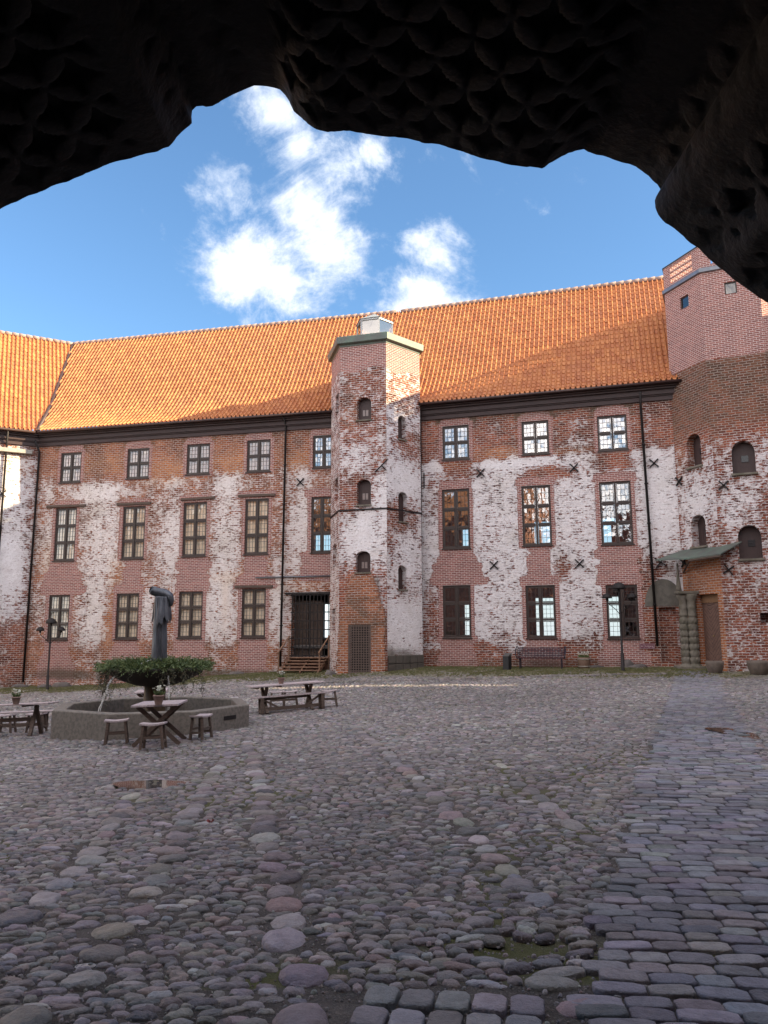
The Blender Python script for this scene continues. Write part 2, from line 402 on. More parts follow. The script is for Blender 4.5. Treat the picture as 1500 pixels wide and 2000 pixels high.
def put(a, v): np.maximum(a, v, out=a)

# ------------------------------------------------------------------ window builder
def make_window(parent, O, u, n, ua, ub, za, zb, rows, inset=.10, lights=(3, 3), glass=None, reflection_sheet=False, cols=2):
    fr = MB(); base = O - n*inset
    def P(a, z, off=0): q = base + u*a + n*off; return Vector((q.x, q.y, z))
    fwid = .070; t = .08
    def rail(a0, z0, a1, z1, wd, th, off=0):
        A, B = P(a0, z0, off), P(a1, z1, off); fr.bar(A, B, th if abs(z1-z0) > 1e-6 else th, wd, upv=u if abs(z1-z0) > 1e-6 else (0, 0, 1))
    h = fwid/2
    for a in (ua+h, ub-h): fr.bar(P(a, za), P(a, zb), fwid, t, upv=n)
    for z in (za+h, zb-h): fr.bar(P(ua+fwid, z), P(ub-fwid, z), t, fwid)
    for c in range(1, cols):
        a = ua+(ub-ua)*c/cols; fr.bar(P(a, za+fwid), P(a, zb-fwid), .095, t+.02, upv=n)
    cs = [ua+(ub-ua)*c/cols for c in range(cols+1)]
    zsn = [za+fwid+(zb-za-2*fwid)*r/rows for r in range(rows+1)]
    for r in range(1, rows):
        for c in range(cols):
            a0 = cs[c]+(fwid if c == 0 else .06); a1 = cs[c+1]-(fwid if c == cols-1 else .06)
            fr.bar(P(a0, zsn[r]), P(a1, zsn[r]), t+.01, .08)
    fr.bar(P(ua-.04, za-.03, .05), P(ub+.04, za-.03, .05), .22, .055)
    W = fr.build('window', FRAME, parent)
    gb = MB()
    for c in range(cols):
        a0 = cs[c]+(fwid if c == 0 else .06); a1 = cs[c+1]-(fwid if c == cols-1 else .06)
        for r in range(rows):
            q0 = zsn[r]+(.05 if r else 0); q1 = zsn[r+1]-(.05 if r < rows-1 else 0)
            # casement rim
            for a in (a0+.02, a1-.02): gb.bar(P(a, q0), P(a, q1), .026, .05, upv=n)
            for q in (q0+.02, q1-.02): gb.bar(P(a0+.04, q), P(a1-.04, q), .05, .04)
            for k in range(1, lights[0]):
                a = a0+(a1-a0)*k/lights[0]; gb.bar(P(a, q0+.04), P(a, q1-.04), .014, .02, upv=n)
            for k in range(1, lights[1]):
                q = q0+(q1-q0)*k/lights[1]; gb.bar(P(a0+.04, q, .001), P(a1-.04, q, .001), .02, .014)
    gb.build('glazing_bars', LEAD, W)
    pn = MB()
    for c in range(cols):
        a0 = cs[c]+fwid*.6; a1 = cs[c+1]-fwid*.6
        for r in range(rows):
            for k in range(lights[0]):
                for l in range(lights[1]):
                    b0 = a0+(a1-a0)*k/lights[0]; b1 = a0+(a1-a0)*(k+1)/lights[0]
                    q0 = zsn[r]+(zsn[r+1]-zsn[r])*l/lights[1]; q1 = zsn[r]+(zsn[r+1]-zsn[r])*(l+1)/lights[1]
                    t1, t2 = random.uniform(-.0022, .0022), random.uniform(-.0022, .0022)
                    pn.add([P(b0, q0, -.012-t1-t2), P(b1, q0, -.012+t1-t2), P(b1, q1, -.012+t1+t2), P(b0, q1, -.012-t1+t2)], [(0, 1, 2, 3)])
    pn.build('pane', glass or GLASS, W)
    if reflection_sheet:  # coloured sheet behind the glass, painted to stand in for reflections
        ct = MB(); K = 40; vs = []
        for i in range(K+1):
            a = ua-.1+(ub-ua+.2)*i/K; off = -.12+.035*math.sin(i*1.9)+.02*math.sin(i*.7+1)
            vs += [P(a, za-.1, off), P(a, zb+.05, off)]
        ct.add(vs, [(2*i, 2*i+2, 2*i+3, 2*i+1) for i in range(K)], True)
        ct.build('reflection_sheet', REFL_CREAM if rows == 3 else REFL_PINK, W)
    return W

# ------------------------------------------------------------------ main castle wing
wing = empty('castle_wing', (OJ.x, OJ.y, 0))
tag(wing, 'long brick castle wing with patchy white plaster under an orange tiled roof, facing the viewer', 'castle wing')
wing_O = Vector((0, 0, 0))       # parts are given in coordinates local to the wing
vE = hit(72, 841, OJ+nL*.6, nL); vR = hit(143, 672, OJ-nL*4.9, nL)      # valley line, traced
CORN_P = vE+(vR-vE)*(.6/5.5); CORN_P.z = 0
LU0 = (CORN_P-OJ).dot(uL)        # left corner
RU1 = UR(1345, 1000)[0]
def px_rect(UF, cx, yt, yb, wpx):
    cy = (yt+yb)/2; ul = UF(cx-wpx/2, cy)[0]; ur = UF(cx+wpx/2, cy)[0]
    return ul, ur, UF(cx, yb)[1], UF(cx, yt)[1]
rowsL = {1: [(138,884,942,40),(269.5,876,934,43),(387,867,926,45),(505,859,921,46),(632,850,913,42)],
         2: [(127,992,1095,41),(260.5,989,1091,44),(380,981,1086,46),(501,974,1082,46),(628,970,1079,41)],
         3: [(114,1162,1249,41),(248,1159,1248,44),(371.5,1155,1246,47),(495,1150,1245,47)]}
rowsR = {1: [(890,831,897,52),(1045.5,822,887,53),(1196,811,879,58)],
         2: [(890.5,955,1071,54),(1048,948,1065,57),(1203.5,940,1063,62)],
         3: [(892.5,1143,1245,55),(1056.5,1143,1246,58),(1216,1142,1247,62)]}
opsL = []; opsR = []; winL = []; winR = []
for r, L in rowsL.items():
    for c, q in enumerate(L):
        a = px_rect(UL, *q); opsL.append((*a, 0, .30, False)); winL.append((r, c, a))
for r, L in rowsR.items():
    for c, q in enumerate(L):
        a = px_rect(UR, *q); opsR.append((*a, 0, .30, False)); winR.append((r, c, a))
gate = px_rect(UL, 606, 1160, 1283, 74)
opsL.append((*gate, 0, .45, False))
niche = px_rect(UR, 1306, 1186, 1296, 34)
opsR.append((*niche, 0, .25, True))

def blobs_px(UF, U_, Z_, arr, lst):
    for cx, cy, rx, ry, wt in lst:
        cu, cz = UF(cx, cy); ru = abs(UF(cx+rx, cy)[0]-cu); rz = abs(UF(cx, cy-ry)[1]-cz)
        arr += blob(U_, Z_, cu, cz, ru, rz, wt, 1.6)
def repairs(wins, U_, Z_, at, base_z=-1.2):
    for r, c, (a, b, z0, z1) in wins:
        rr_ = np.random.RandomState(100*r+c); tab = rr_.normal(0, .07, 200); tab2 = np.convolve(rr_.normal(0, .28, 220), np.ones(6)/6, 'same')[:200]
        ri = np.clip(((Z_+3)/.21).astype(int), 0, 199); wob = np.where(U_ > (a+b)/2, 1, -1)*(tab[ri]*.55+tab2[ri]*1.3)
        wob = np.clip(wob, -.25, .42)
        put(at['newbrick'], rectm(U_, Z_, a-.17, b+.17, z0-.12, z1+.02))
        if r == 1:
            cu = (a+b)/2; hw = (b-a)/2+.16
            arch = ((np.abs(U_-cu)/hw)**2.6 + (np.maximum(Z_-z1, 0)/.55)**2 < 1) & (Z_ > z1-.1)
            put(at['newbrick'], arch*1.0)
            ring = ((np.abs(U_-cu)/(hw+.2))**2.6 + (np.maximum(Z_-z1, 0)/.76)**2 < 1) & (Z_ > z1) & ~arch
            at['dark'] += ring*.42; at['plaster'] -= ring*.5; at['newbrick'] -= ring*.4
        if r == 3:
            put(at['newbrick'], rectm(U_, Z_, a-.22, b+.22, z1-.05, z1+.42))
            if r == 3: put(at['newbrick'], rectm(U_, Z_, a-.22-np.where(U_ < (a+b)/2, -wob, 0)*1.0, b+.20+np.where(U_ > (a+b)/2, wob, 0), base_z, z0+.1, .1))
        if r == 2:
            lo = [w for w in wins if w[0] == 3 and w[1] == c]
            z3 = lo[0][2][3] if lo else z0-1.4
            put(at['newbrick'], rectm(U_, Z_, a-.26+np.where(U_ < (a+b)/2, wob*1.5, 0), b+.26+np.where(U_ > (a+b)/2, wob*1.5, 0), z3, z0+.05, .12))
            put(at['newbrick'], rectm(U_, Z_, a-.3+np.where(U_ < (a+b)/2, wob, 0), b+.3+np.where(U_ > (a+b)/2, wob, 0), z1, z1+.40, .1))
def paintL(U_, Z_, at):
    P = at['plaster']; P += .39; at['orange'] += .42  # orange: brick tone, plus warm bounce light painted into the plaster
    zt = UL(300, 930)[1]
    P -= np.clip((Z_-zt)/.8+.3, 0, 1)*.34
    blobs_px(UL, U_, Z_, P, [(200,1060,42,95,.32),(335,1060,28,85,.34),(440,1050,28,110,.30),(590,1040,32,95,.34),(180,1215,28,75,.36),(425,1200,42,80,.36),(545,1190,20,100,.32),
        (288,1190,14,60,.3),(190,962,55,18,.40),(445,945,28,20,.35),(340,945,20,14,.2),(590,930,18,20,.3),(95,1060,14,60,.2),(85,1180,14,60,.1),(555,900,10,30,.2),(95,950,12,40,.2),
        (225,1240,22,80,-.35),(300,900,260,30,-.12),(340,1280,300,24,-.30),(240,1285,40,22,.25),(420,1290,40,16,.12),(75,1280,40,50,-.2)])
    O_ = at['orange']
    blobs_px(UL, U_, Z_, O_, [(320,925,60,25,.8),(200,905,60,18,.6),(460,905,50,22,.7),(580,900,30,18,.7),(95,1090,20,35,.7),(470,1128,60,12,.8),(225,1120,16,40,.6),(215,1230,18,60,.5),(560,1145,60,12,.5),(440,1170,8,60,.6),(110,1270,20,30,.4)])
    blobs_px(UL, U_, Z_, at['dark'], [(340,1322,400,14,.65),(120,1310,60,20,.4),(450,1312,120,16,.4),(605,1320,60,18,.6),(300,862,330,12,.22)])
    repairs(winL, U_, Z_, at, -1.0 if True else 0)
def paintR(U_, Z_, at):
    P = at['plaster']; P += .71
    zt = UR(1000, 893)[1]
    edge = zt + .35*np.sin(U_*.9+1)+.18*np.sin(U_*2.7)+.1*np.sin(U_*7)
    P -= np.clip((Z_-edge)/.25+.5, 0, 1)*.62
    zb = UR(1000, 1262)[1]; P -= np.clip((zb+.25*np.sin(U_*1.7)-Z_)/.3+.5, 0, 1)*.55
    blobs_px(UR, U_, Z_, P, [(1070,925,52,14,-.75),(895,925,40,16,-.5),(1195,905,50,18,-.55),(1255,1140,30,60,-.45),(842,1210,22,70,-.42),(845,960,20,60,-.22),(1265,1225,20,70,-.3),(1100,1110,16,26,-.5),
        (1125,865,36,14,.45),(965,835,14,16,.25),(1130,830,26,14,.25),(1265,830,10,40,.3),(1000,905,60,8,.25),(850,905,20,30,.25),(1290,980,30,90,.2),(1165,1215,20,40,-.12),(990,1250,30,20,-.25),(1160,1262,60,24,-.3),
        (1300,1200,40,110,-.5),(1306,1148,30,22,.9)])
    blobs_px(UR, U_, Z_, at['orange'], [(980,885,60,12,.8),(1110,880,50,8,.6),(880,905,30,8,.5)])
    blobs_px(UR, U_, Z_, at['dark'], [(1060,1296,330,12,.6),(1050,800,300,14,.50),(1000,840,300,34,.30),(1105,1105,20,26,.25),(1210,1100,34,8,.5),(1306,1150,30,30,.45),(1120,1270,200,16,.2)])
    repairs(winR, U_, Z_, at, .1)
WZ1 = EAVE_Z+.15
make_wall('wall', wing, wing_O, uL, nL, LU0, 0, -1.6, WZ1, opsL, paintL, rough=.02)
make_wall('wall', wing, wing_O, uR, nR, 0, RU1, -1.2, WZ1, opsR, paintR, rough=.02)
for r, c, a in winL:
    make_window(wing, wing_O, uL, nL, *a, {1: 2, 2: 3, 3: 3}[r], lights=(3, 3), reflection_sheet=(c < 4), glass=(GLASSP if c < 4 else GLASSU) if r == 1 else (GLASSC if c < 4 else GLASS))
for r, c, a in winR:
    make_window(wing, wing_O, uR, nR, *a, {1: 2, 2: 3, 3: 3}[r], lights=(3, 3), glass=GLASSU if r == 1 else GLASS)
# rooms: floors and rear wall with their own windows, dark inside
DEP = 8.0
rearO = wing_O - nR*DEP
def rear_uv(px, py):
    P = hit(px, py, OJ-nR*DEP, nR); return (P-OJ).dot(uR), P.z
rops = []
for x0, x1, y0, y1 in [(906,919,1181,1242),(1045,1055.5,1168,1243),(1058.5,1084,1168,1243),(1187,1213,1165,1243),(902,917,1032,1066),(1042,1053,1018,1062),(1056,1078,1018,1062),(1177,1195,1024,1061),(1176,1203,1012,1019)]:
    ua, z1 = rear_uv(x0, y0); ub, z0 = rear_uv(x1, y1); rops.append((ua, ub, z0, z1, 0, .3, False))
make_wall('rear_wall', wing, rearO, uR, nR, -3, RU1+8, -1.2, WZ1, rops, None, res=2.5, m=INT)
rearO2 = wing_O - nL*DEP
P1 = hit(614, 1070, OJ-nL*DEP, nL); P0 = hit(634, 1040, OJ-nL*DEP, nL); P3 = hit(632, 1180, OJ-nL*DEP, nL); P4 = hit(645, 1245, OJ-nL*DEP, nL)
rl = [((P1-OJ).dot(uL), (P0-OJ).dot(uL)+1.2, P1.z-.3, P0.z, 0, .3, False), ((P3-OJ).dot(uL), (P4-OJ).dot(uL)+.8, P4.z, P3.z, 0, .3, False)]
make_wall('rear_wall', wing, rearO2, uL, nL, LU0-6, -.1, -1.6, WZ1, rl, None, res=2.5, m=INT)
fl = MB()
def quad(mb, pts): mb.add(pts, [tuple(range(len(pts)))])
for zf in (1.05 , 5.0, 8.9):
    for O_, u_, n_, a, b in ((wing_O, uL, nL, LU0, 0), (wing_O, uR, nR, 0, RU1+6)):
        p = [O_+u_*a-n_*.32, O_+u_*b-n_*.32, O_+u_*b-n_*(DEP-.02), O_+u_*a-n_*(DEP-.02)]
        fl.add([Vector((q.x, q.y, zf-(.15 if k else 0))) for k in (0, 1) for q in p], [(0,1,2,3),(7,6,5,4),(0,4,5,1),(2,6,7,3),(1,5,6,2),(0,3,7,4)])
for O_, u_, n_, a in ((wing_O, uL, nL, LU0+6), (wing_O, uL, nL, -6.3), (wing_O, uR, nR, 1.0), (wing_O, uR, nR, RU1+5)):
    fl.bar(O_+u_*a-n_*.4+Vector((0, 0, 5.5)), O_+u_*a-n_*(DEP-.1)+Vector((0, 0, 5.5)), .2, 13.4)
fl.build('interior_floor', INT, wing)
# timber lintels
lint = [(130,990,76,UL,nL),(262,985,66,UL,nL),(387,976,66,UL,nL),(502,969,72,UL,nL),(496,1146,74,UL,nL)]
for cx, cy, wp, UF, nn in lint:
    a, z = UF(cx-wp/2, cy); b, _ = UF(cx+wp/2, cy); MB().bar(wing_O+uL*a+nn*.02+Vector((0, 0, z)), wing_O+uL*b+nn*.02+Vector((0, 0, z+random.uniform(-.03, .05))), .14, .13).build('timber_lintel', OAK, wing, bevel=.015)

# cornice: stacked mouldings below the eave
def cornice(parent, O_, u_, n_, a, b, ztop):
    mb = MB()
    for z0, z1, off in ((-.64, -.44, .10), (-.44, -.39, .16), (-.39, -.18, .22), (-.18, -.10, .34), (-.10, .02, .46)):
        for k in (0,):
            A = O_+u_*a; B = O_+u_*b
            v = [A+n_*-.05, B+n_*-.05, B+n_*off, A+n_*off]
            mb.add([Vector((q.x, q.y, ztop+z0)) for q in v]+[Vector((q.x, q.y, ztop+z1)) for q in v], [(0,1,2,3),(7,6,5,4),(3,2,6,7),(0,3,7,4),(1,5,6,2)])
    return mb.build('cornice', CORN, parent)
cornice(wing, wing_O, uL, nL, LU0, 0, EAVE_Z); cornice(wing, wing_O, uR, nR, 0, RU1+1, EAVE_Z)
gut = MB()
for u_, n_, a, b in ((uL, nL, LU0+.3, .02), (uR, nR, -.02, RU1)):
    gut.tube([wing_O+u_*a+n_*.60+Vector((0, 0, EAVE_Z+.02)), wing_O+u_*b+n_*.60+Vector((0, 0, EAVE_Z+.02))], .07, 8)
gut.build('gutter', CORN, wing)

# pantile roof as real rolls; profile in (depth behind wall face, z)
def roof_profile(ridge_d, ridge_z, kick=2.0, eave_d=-.60):
    # smooth kick near the eave
    pts = []; K = 200
    zk = EAVE_Z + .06
    s1 = math.tan(R(36)); d1 = kick
    z1 = zk + s1*(d1-eave_d)*.5 + 0
    # slope grows linearly from s1 to s2 over the kick, then constant
    # integrate; find s2 so that z(ridge_d)=ridge_z
    lo, hi = .5, 3
    for _ in range(40):
        s2 = (lo+hi)/2; z = zk
        L = d1-eave_d; z += (s1+s2)/2*L + s2*(ridge_d-d1)
        if z < ridge_z: lo = s2
        else: hi = s2
    def zf(d):
        if d < d1: t = (d-eave_d); L = d1-eave_d; return zk + s1*t + (s2-s1)*t*t/(2*L)
        return zk + (s1+s2)/2*(d1-eave_d) + s2*(d-d1)
    return zf, s2
def pantile(name, parent, O_, u_, n_, ua_f, ub_f, zf, d0, d1, tw=.225, row=.36, hgt=.095):
    """ua_f/ub_f give the left/right ends at depth t (for valleys)"""
    # arc length rows
    D = [d0]; 
    ds = np.linspace(d0, d1, 400); zz = np.array([zf(d) for d in ds]); arc = np.concatenate([[0], np.cumsum(np.hypot(np.diff(ds), np.diff(zz)))])
    nr = int(arc[-1]/row)+1
    umin = min(ua_f(d0), ua_f(d1)); umax = max(ub_f(d0), ub_f(d1))
    nt = int((umax-umin)/tw)+1; S = 8
    V = []; Fc = []; UVs = []
    prof = [(0, -.05), (.08, .45), (.17, 1.0), (.27, .95), (.36, .40), (.45, .02), (.62, -.12), (.84, -.12)]
    us = []; hs = []; ti = []
    for k in range(nt+1):
        for f_, h_ in prof: us.append(umin+(k+f_)*tw); hs.append(h_*hgt); ti.append(k+f_)
    us = np.array(us); hs = np.array(hs); ti = np.array(ti)
    jit = RS.normal(0, .004, (nr+1, nt+2))
    for r in range(nr):
        a0, a1 = r*row, min((r+1)*row, arc[-1])
        for e, (a, lift) in enumerate(((a0, .030), (a1, .004))):
            d = np.interp(a, arc, ds); z = np.interp(a, arc, zz)
            sl_ = (np.interp(min(a+.05, arc[-1]), arc, zz)-np.interp(max(a-.05, 0), arc, zz))/(np.interp(min(a+.05, arc[-1]), arc, ds)-np.interp(max(a-.05, 0), arc, ds)+1e-9)
            nz_ = 1/math.hypot(1, sl_); nd_ = -sl_*nz_
            L, Rr = ua_f(d), ub_f(d)
            uu = np.clip(us, L, Rr); h = hs+lift+jit[r, np.floor(ti).astype(int)]
            P = np.array(O_)[None, :] + np.outer(uu, np.array(u_)) - np.outer(d+nd_*h, np.array(n_))
            P[:, 2] = z+nz_*h
            V.append(P); UVs.append(np.stack([ti, np.full(len(ti), r+e*.98)], 1))
    V = np.concatenate(V); UVs = np.concatenate(UVs); M_ = len(us); Fc = []
    for r in range(nr):
        b0 = 2*r*M_; b1 = b0+M_
        dm = np.interp((r+.5)*row, arc, ds); L, Rr = ua_f(dm), ub_f(dm)
        for i in range(M_-1):
            if us[i+1] < L-.01 or us[i] > Rr+.01: continue
            Fc.append((b0+i, b0+i+1, b1+i+1, b1+i))
            if r+1 < nr: c0 = 2*(r+1)*M_; Fc.append((b1+i, b1+i+1, c0+i+1, c0+i))
            if r == 0: pass
    me = bpy.data.meshes.new(name); me.from_pydata(V.tolist(), [], Fc); me.update()
    uvl = me.uv_layers.new(name='UVMap'); li = np.empty(len(me.loops), int); me.loops.foreach_get('vertex_index', li)
    uvl.data.foreach_set('uv', UVs[li].ravel()); me.materials.append(TILE)
    o = bpy.data.objects.new(name, me); COL.objects.link(o); o.parent = parent; return o
# ridge position: chosen depth, height from the photograph
RD = 4.9
Pr = hit(1000, 582, OJ-nR*RD, nR); RZR = Pr.z
Pl = hit(380, 650.4, OJ-nL*RD, nL); RZL = Pl.z
print('ridge heights', RZR, RZL, 'eave check', hit(820,786,OJ+nR*.6,nR).z, hit(1260,747,OJ+nR*.6,nR).z, hit(400,815.5,OJ+nL*.6,nL).z)
RZ = (RZR+RZL)/2
zf, s2 = roof_profile(RD, RZ)
# valley with the left wing: bisector; left end of tiles follows the valley line traced at eave and ridge
ueL = (vE-OJ).dot(uL); urL = (vR-OJ).dot(uL)
ROOF_OFF = math.tan((YR-YL)/2)
rb = MB()   # rear slope, plain sheet; the tiled front slopes hang under it
for u_, n_, a, b in ((uL, nL, LU0-2, 0), (uR, nR, 0, RU1+3.4)):
    A, B = wing_O+u_*a, wing_O+u_*b
    q = [A-n_*RD, B-n_*RD, B-n_*(2*RD+.6), A-n_*(2*RD+.6)]
    rb.add([Vector((q[0].x, q[0].y, RZ-.05)), Vector((q[1].x, q[1].y, RZ-.05)), Vector((q[2].x, q[2].y, EAVE_Z)), Vector((q[3].x, q[3].y, EAVE_Z))], [(0, 1, 2, 3)])
roof = rb.build('roof', TILE, wing)
pantile('roof_tiles', roof, wing_O, uL, nL, lambda d: ueL+(urL-ueL)*(d+.6)/(RD+.6), lambda d: -d*ROOF_OFF*-1*0 + d*ROOF_OFF, zf, -.60, RD)
pantile('roof_tiles', roof, wing_O, uR, nR, lambda d: -d*ROOF_OFF, lambda d: RU1+3.5, zf, -.60, RD)
rg = MB()
MORTAR = mat('ridge_tile_and_mortar', (.27, .18, .15), .8, scale=3, var=.3, col2=(.36, .28, .25))
for u_, n_, a, b in ((uL, nL, urL, 0), (uR, nR, 0, RU1+3.4)):
    L = b-a; k = int(L/.38)
    for i in range(k):
        c = a+L*(i+.5)/k; P = wing_O+u_*c-n_*RD
        A = P-u_*(L/k/2+.02); B = P+u_*(L/k/2+.02)
        zA, zB = RZ+.03, RZ+.06
        rg.tube([Vector((A.x, A.y, zA)), Vector((B.x, B.y, zB))], [.125, .137], 8)
rg.build('ridge_tiles', MORTAR, roof)
va = wing_O+uL*ueL+nL*.6; vb = wing_O+uL*urL-nL*RD
MB().tube([Vector((va.x, va.y, zf(-.6)+.0)), Vector(((va+(vb-va)*.36).x, (va+(vb-va)*.36).y, zf(-.6+.36*(RD+.6))+.02)), Vector((vb.x, vb.y, RZ+.02))], .12, 6).build('valley_gutter', CORN, roof)

# drainpipes
def pipe(pts_px, UF, u_, n_, r=.055, off=.12, head=True, name='drainpipe', m=IRON):
    pts = []
    for px, py in pts_px:
        a, z = UF(px, py); pts.append(wing_O+u_*a+n_*off+Vector((0, 0, z)))
    if head:
        t = pts[0]; pts = [t+n_*.42+Vector((0, 0, .42)), t+Vector((0, 0, -.1))] + pts[1:]
    mb = MB().tube(pts, r, 8)
    a, b = pts[-2], pts[-1]
    for k in range(1, 6):
        q = a+(b-a)*k/6; mb.tube([q-Vector((0, 0, .03)), q+Vector((0, 0, .03))], r*1.5, 8)
    return mb.build(name, m, wing)
pipe([(80,880),(48,1332)], UL, uL, nL)
pipe([(560,830),(549,1303)], UL, uL, nL)
pipe([(821,810),(823,1296)], UR, uR, nR, r=.08)
pipe([(1251,790),(1284,1262)], UR, uR, nR)
a, z = UL(500, 1128); b, _ = UL(652, 1126)
MB().tube([wing_O+uL*a+nL*.06+Vector((0, 0, z)), wing_O+uL*b+nL*.06+Vector((0, 0, z))], .04, 6).build('wall_pipe', ZINC, wing)

def anchor(parent, P, u_, n_, s=.26, rot=0):
    mb = MB()
    for sg in (1, -1):
        an = R(45*sg+rot); d = u_*math.cos(an)+Vector((0, 0, math.sin(an)))
        o = n_*(.045 if sg > 0 else .075)
        mb.bar(P-d*s+o, P+d*s+o, .055, .045, upv=n_)
    mb.tube([P-n_*.05, P+n_*.11], .045, 8)
    return mb.build('wall_anchor', IRON, parent)
for px, py in ((587, 942),):
    a, z = UL(px, py); anchor(wing, wing_O+uL*a+Vector((0, 0, z)), uL, nL)
for px, py in ((939,924),(1121,914),(965,1104),(1132,1101),(1277,905)):
    a, z = UR(px, py); anchor(wing, wing_O+uR*a+Vector((0, 0, z)), uR, nR)
a, z = UR(829, 936)
MB().bar(wing_O+uR*a+nR*.08+Vector((0, 0, z-.45)), wing_O+uR*a+nR*.08+Vector((0, 0, z+.3)), .05, .05).build('wall_anchor', IRON, wing)

# barred gate in the doorway left of the tower
gt = MB(); ga, gb_, gz0, gz1 = gate
def PG(a, z, off=0): return wing_O+uL*a+nL*off+Vector((0, 0, z))
for k in range(11):
    a = ga+.04+(gb_-ga-.08)*k/10; gt.bar(PG(a, gz0, .03), PG(a, gz1, .03), .035, .03, upv=nL)
for k in range(8):
    z = gz0+.05+(gz1-gz0-.1)*k/7; gt.bar(PG(ga-.03, z, .045), PG(gb_+.03, z, .045), .02, .05)
gt.bar(PG((ga+gb_)/2, gz0, .04), PG((ga+gb_)/2, gz1, .04), .06, .05, upv=nL)
gt.bar(PG(ga-.3, gz1+.03, .06), PG(gb_+.1, gz1+.03, .06), .09, .10)
gt.build('barred_gate', IRON, wing)
dr = MB(); dr.bar(PG(ga+.35, gz0, -.5), PG(ga+.35, gz1-.3, -.5), .70, .05, upv=nL); dr.bar(PG(ga+1.08, gz0, -.5), PG(ga+1.08, gz1-.3, -.5), .70, .05, upv=nL)
dr.build('inner_door_backing', OAK, wing)
# tympanum over the niche: raised half round of grey render
na, nb_, nz0, nz1 = niche
ty = MB(); K = 14; cu = (na+nb_)/2-.1; rw = .78; rh = 1.15; vs = []; hgt_ = nz1+.05
arc = [(cu-rw*math.cos(math.pi*k/K), hgt_+rh*math.sin(math.pi*k/K)) for k in range(K+1)]
front = [wing_O+uR*a+nR*.03+Vector((0, 0, z)) for a, z in arc]; back = [wing_O+uR*a-nR*.02+Vector((0, 0, z)) for a, z in arc]
ty.add(front+back, [tuple(range(K+1))]+[(i, i+1, K+2+i, K+1+i) for i in range(K)])
ty.build('tympanum', mat('grey_render', (.17, .155, .13), .9, scale=4, var=.35, bump=.5), wing)

# ------------------------------------------------------------------ left wing
vdir = Vector((vR.x-vE.x, vR.y-vE.y, 0)).normalized()
away = (vdir*(2*vdir.dot(uL)) - uL).normalized()
uW = -away; nW = Vector((uW.y, -uW.x, 0))
print('corner', CORN_P, 'left wing dir', uW, 'angle', math.degrees(math.atan2(uW.y, uW.x)))
lw = empty('castle_wing', (CORN_P.x, CORN_P.y, 0))
tag(lw, 'castle wing at the far left edge with its tiled roof in full sun', 'castle wing')
Z3 = Vector((0, 0, 0))
def UW(px, py): P = hit(px, py, CORN_P, nW); return (P-CORN_P).dot(uW), P.z
def paintW(U_, Z_, at):
    P = at['plaster']; P += .72
    P -= np.clip((Z_-11.2)/.6+.5, 0, 1)*.4; P -= np.clip((2.2-Z_)/1+.5, 0, 1)*.5
    P -= rectm(U_, Z_, -.45, .1, -1, 12, .3)*.25
    P += blob(U_, Z_, -1.2, 5.2, .8, 1.4, .4)
    at['orange'] += blob(U_, Z_, -1.2, 10.6, .8, .8, .7)
    at['dark'] += np.clip((-.3-Z_)/.6, 0, 1)*.5
make_wall('wall', lw, Z3, uW, nW, -34, 0, -1.8, WZ1, [(-9.5,-8,5.6,8.4,0,.3,True),(-14,-12.5,5.6,8.4,0,.3,True),(-18.5,-17,5.6,8.4,0,.3,True)], paintW, res=.28)
lroof_b = MB(); A, B = uW*-34, uW*0
q = [A-nW*RD, B-nW*RD, B-nW*(2*RD+.6), A-nW*(2*RD+.6)]
lroof_b.add([Vector((p.x, p.y, z)) for p, z in zip(q, (RZ-.05, RZ-.05, EAVE_Z, EAVE_Z))], [(0, 1, 2, 3)])
lroof = lroof_b.build('roof', TILE, lw)
uwE = (Vector((vE.x, vE.y, 0))-CORN_P).dot(uW); uwR = (Vector((vR.x, vR.y, 0))-CORN_P).dot(uW)
pantile('roof_tiles', lroof, Z3, uW, nW, lambda d: -16, lambda d: uwE+(uwR-uwE)*(d+.6)/(RD+.6), zf, -.60, RD)
lrg = MB()
for i in range(44):
    A = uW*(uwR-i*.38)-nW*RD; B = uW*(uwR-i*.38-.40)-nW*RD
    lrg.tube([Vector((A.x, A.y, RZ+.03)), Vector((B.x, B.y, RZ+.06))], [.12, .145], 8)
lrg.build('ridge_tiles', MORTAR, lroof)
cornice(lw, Z3, uW, nW, -34, .05, EAVE_Z)
gl_ = MB(); gl_.tube([uW*-34+nW*.6+Vector((0, 0, EAVE_Z+.02)), uW*-.3+nW*.6+Vector((0, 0, EAVE_Z+.02))], .07, 8); gl_.build('gutter', CORN, lw)
a0, z0 = UW(12, 880); a1, z1 = UW(0, 1000)
p0 = uW*a0+nW*.14; MB().tube([p0+nW*.42+Vector((0, 0, EAVE_Z)), p0+Vector((0, 0, EAVE_Z-.7)), p0+Vector((0, 0, -1.2))], .055, 8).build('drainpipe', IRON, lw)
a, z = UW(4, 964); anchor(lw, uW*a+Vector((0, 0, z)), uW, nW)
MB().bar(uW*-3.2+nW*.12+Vector((0, 0, EAVE_Z-1.0)), uW*-.35+nW*.12+Vector((0, 0, EAVE_Z-1.0)), .24, .22).build('stone_ledge', mat('pale_stone', (.40, .37, .33), .9), lw, bevel=.02)

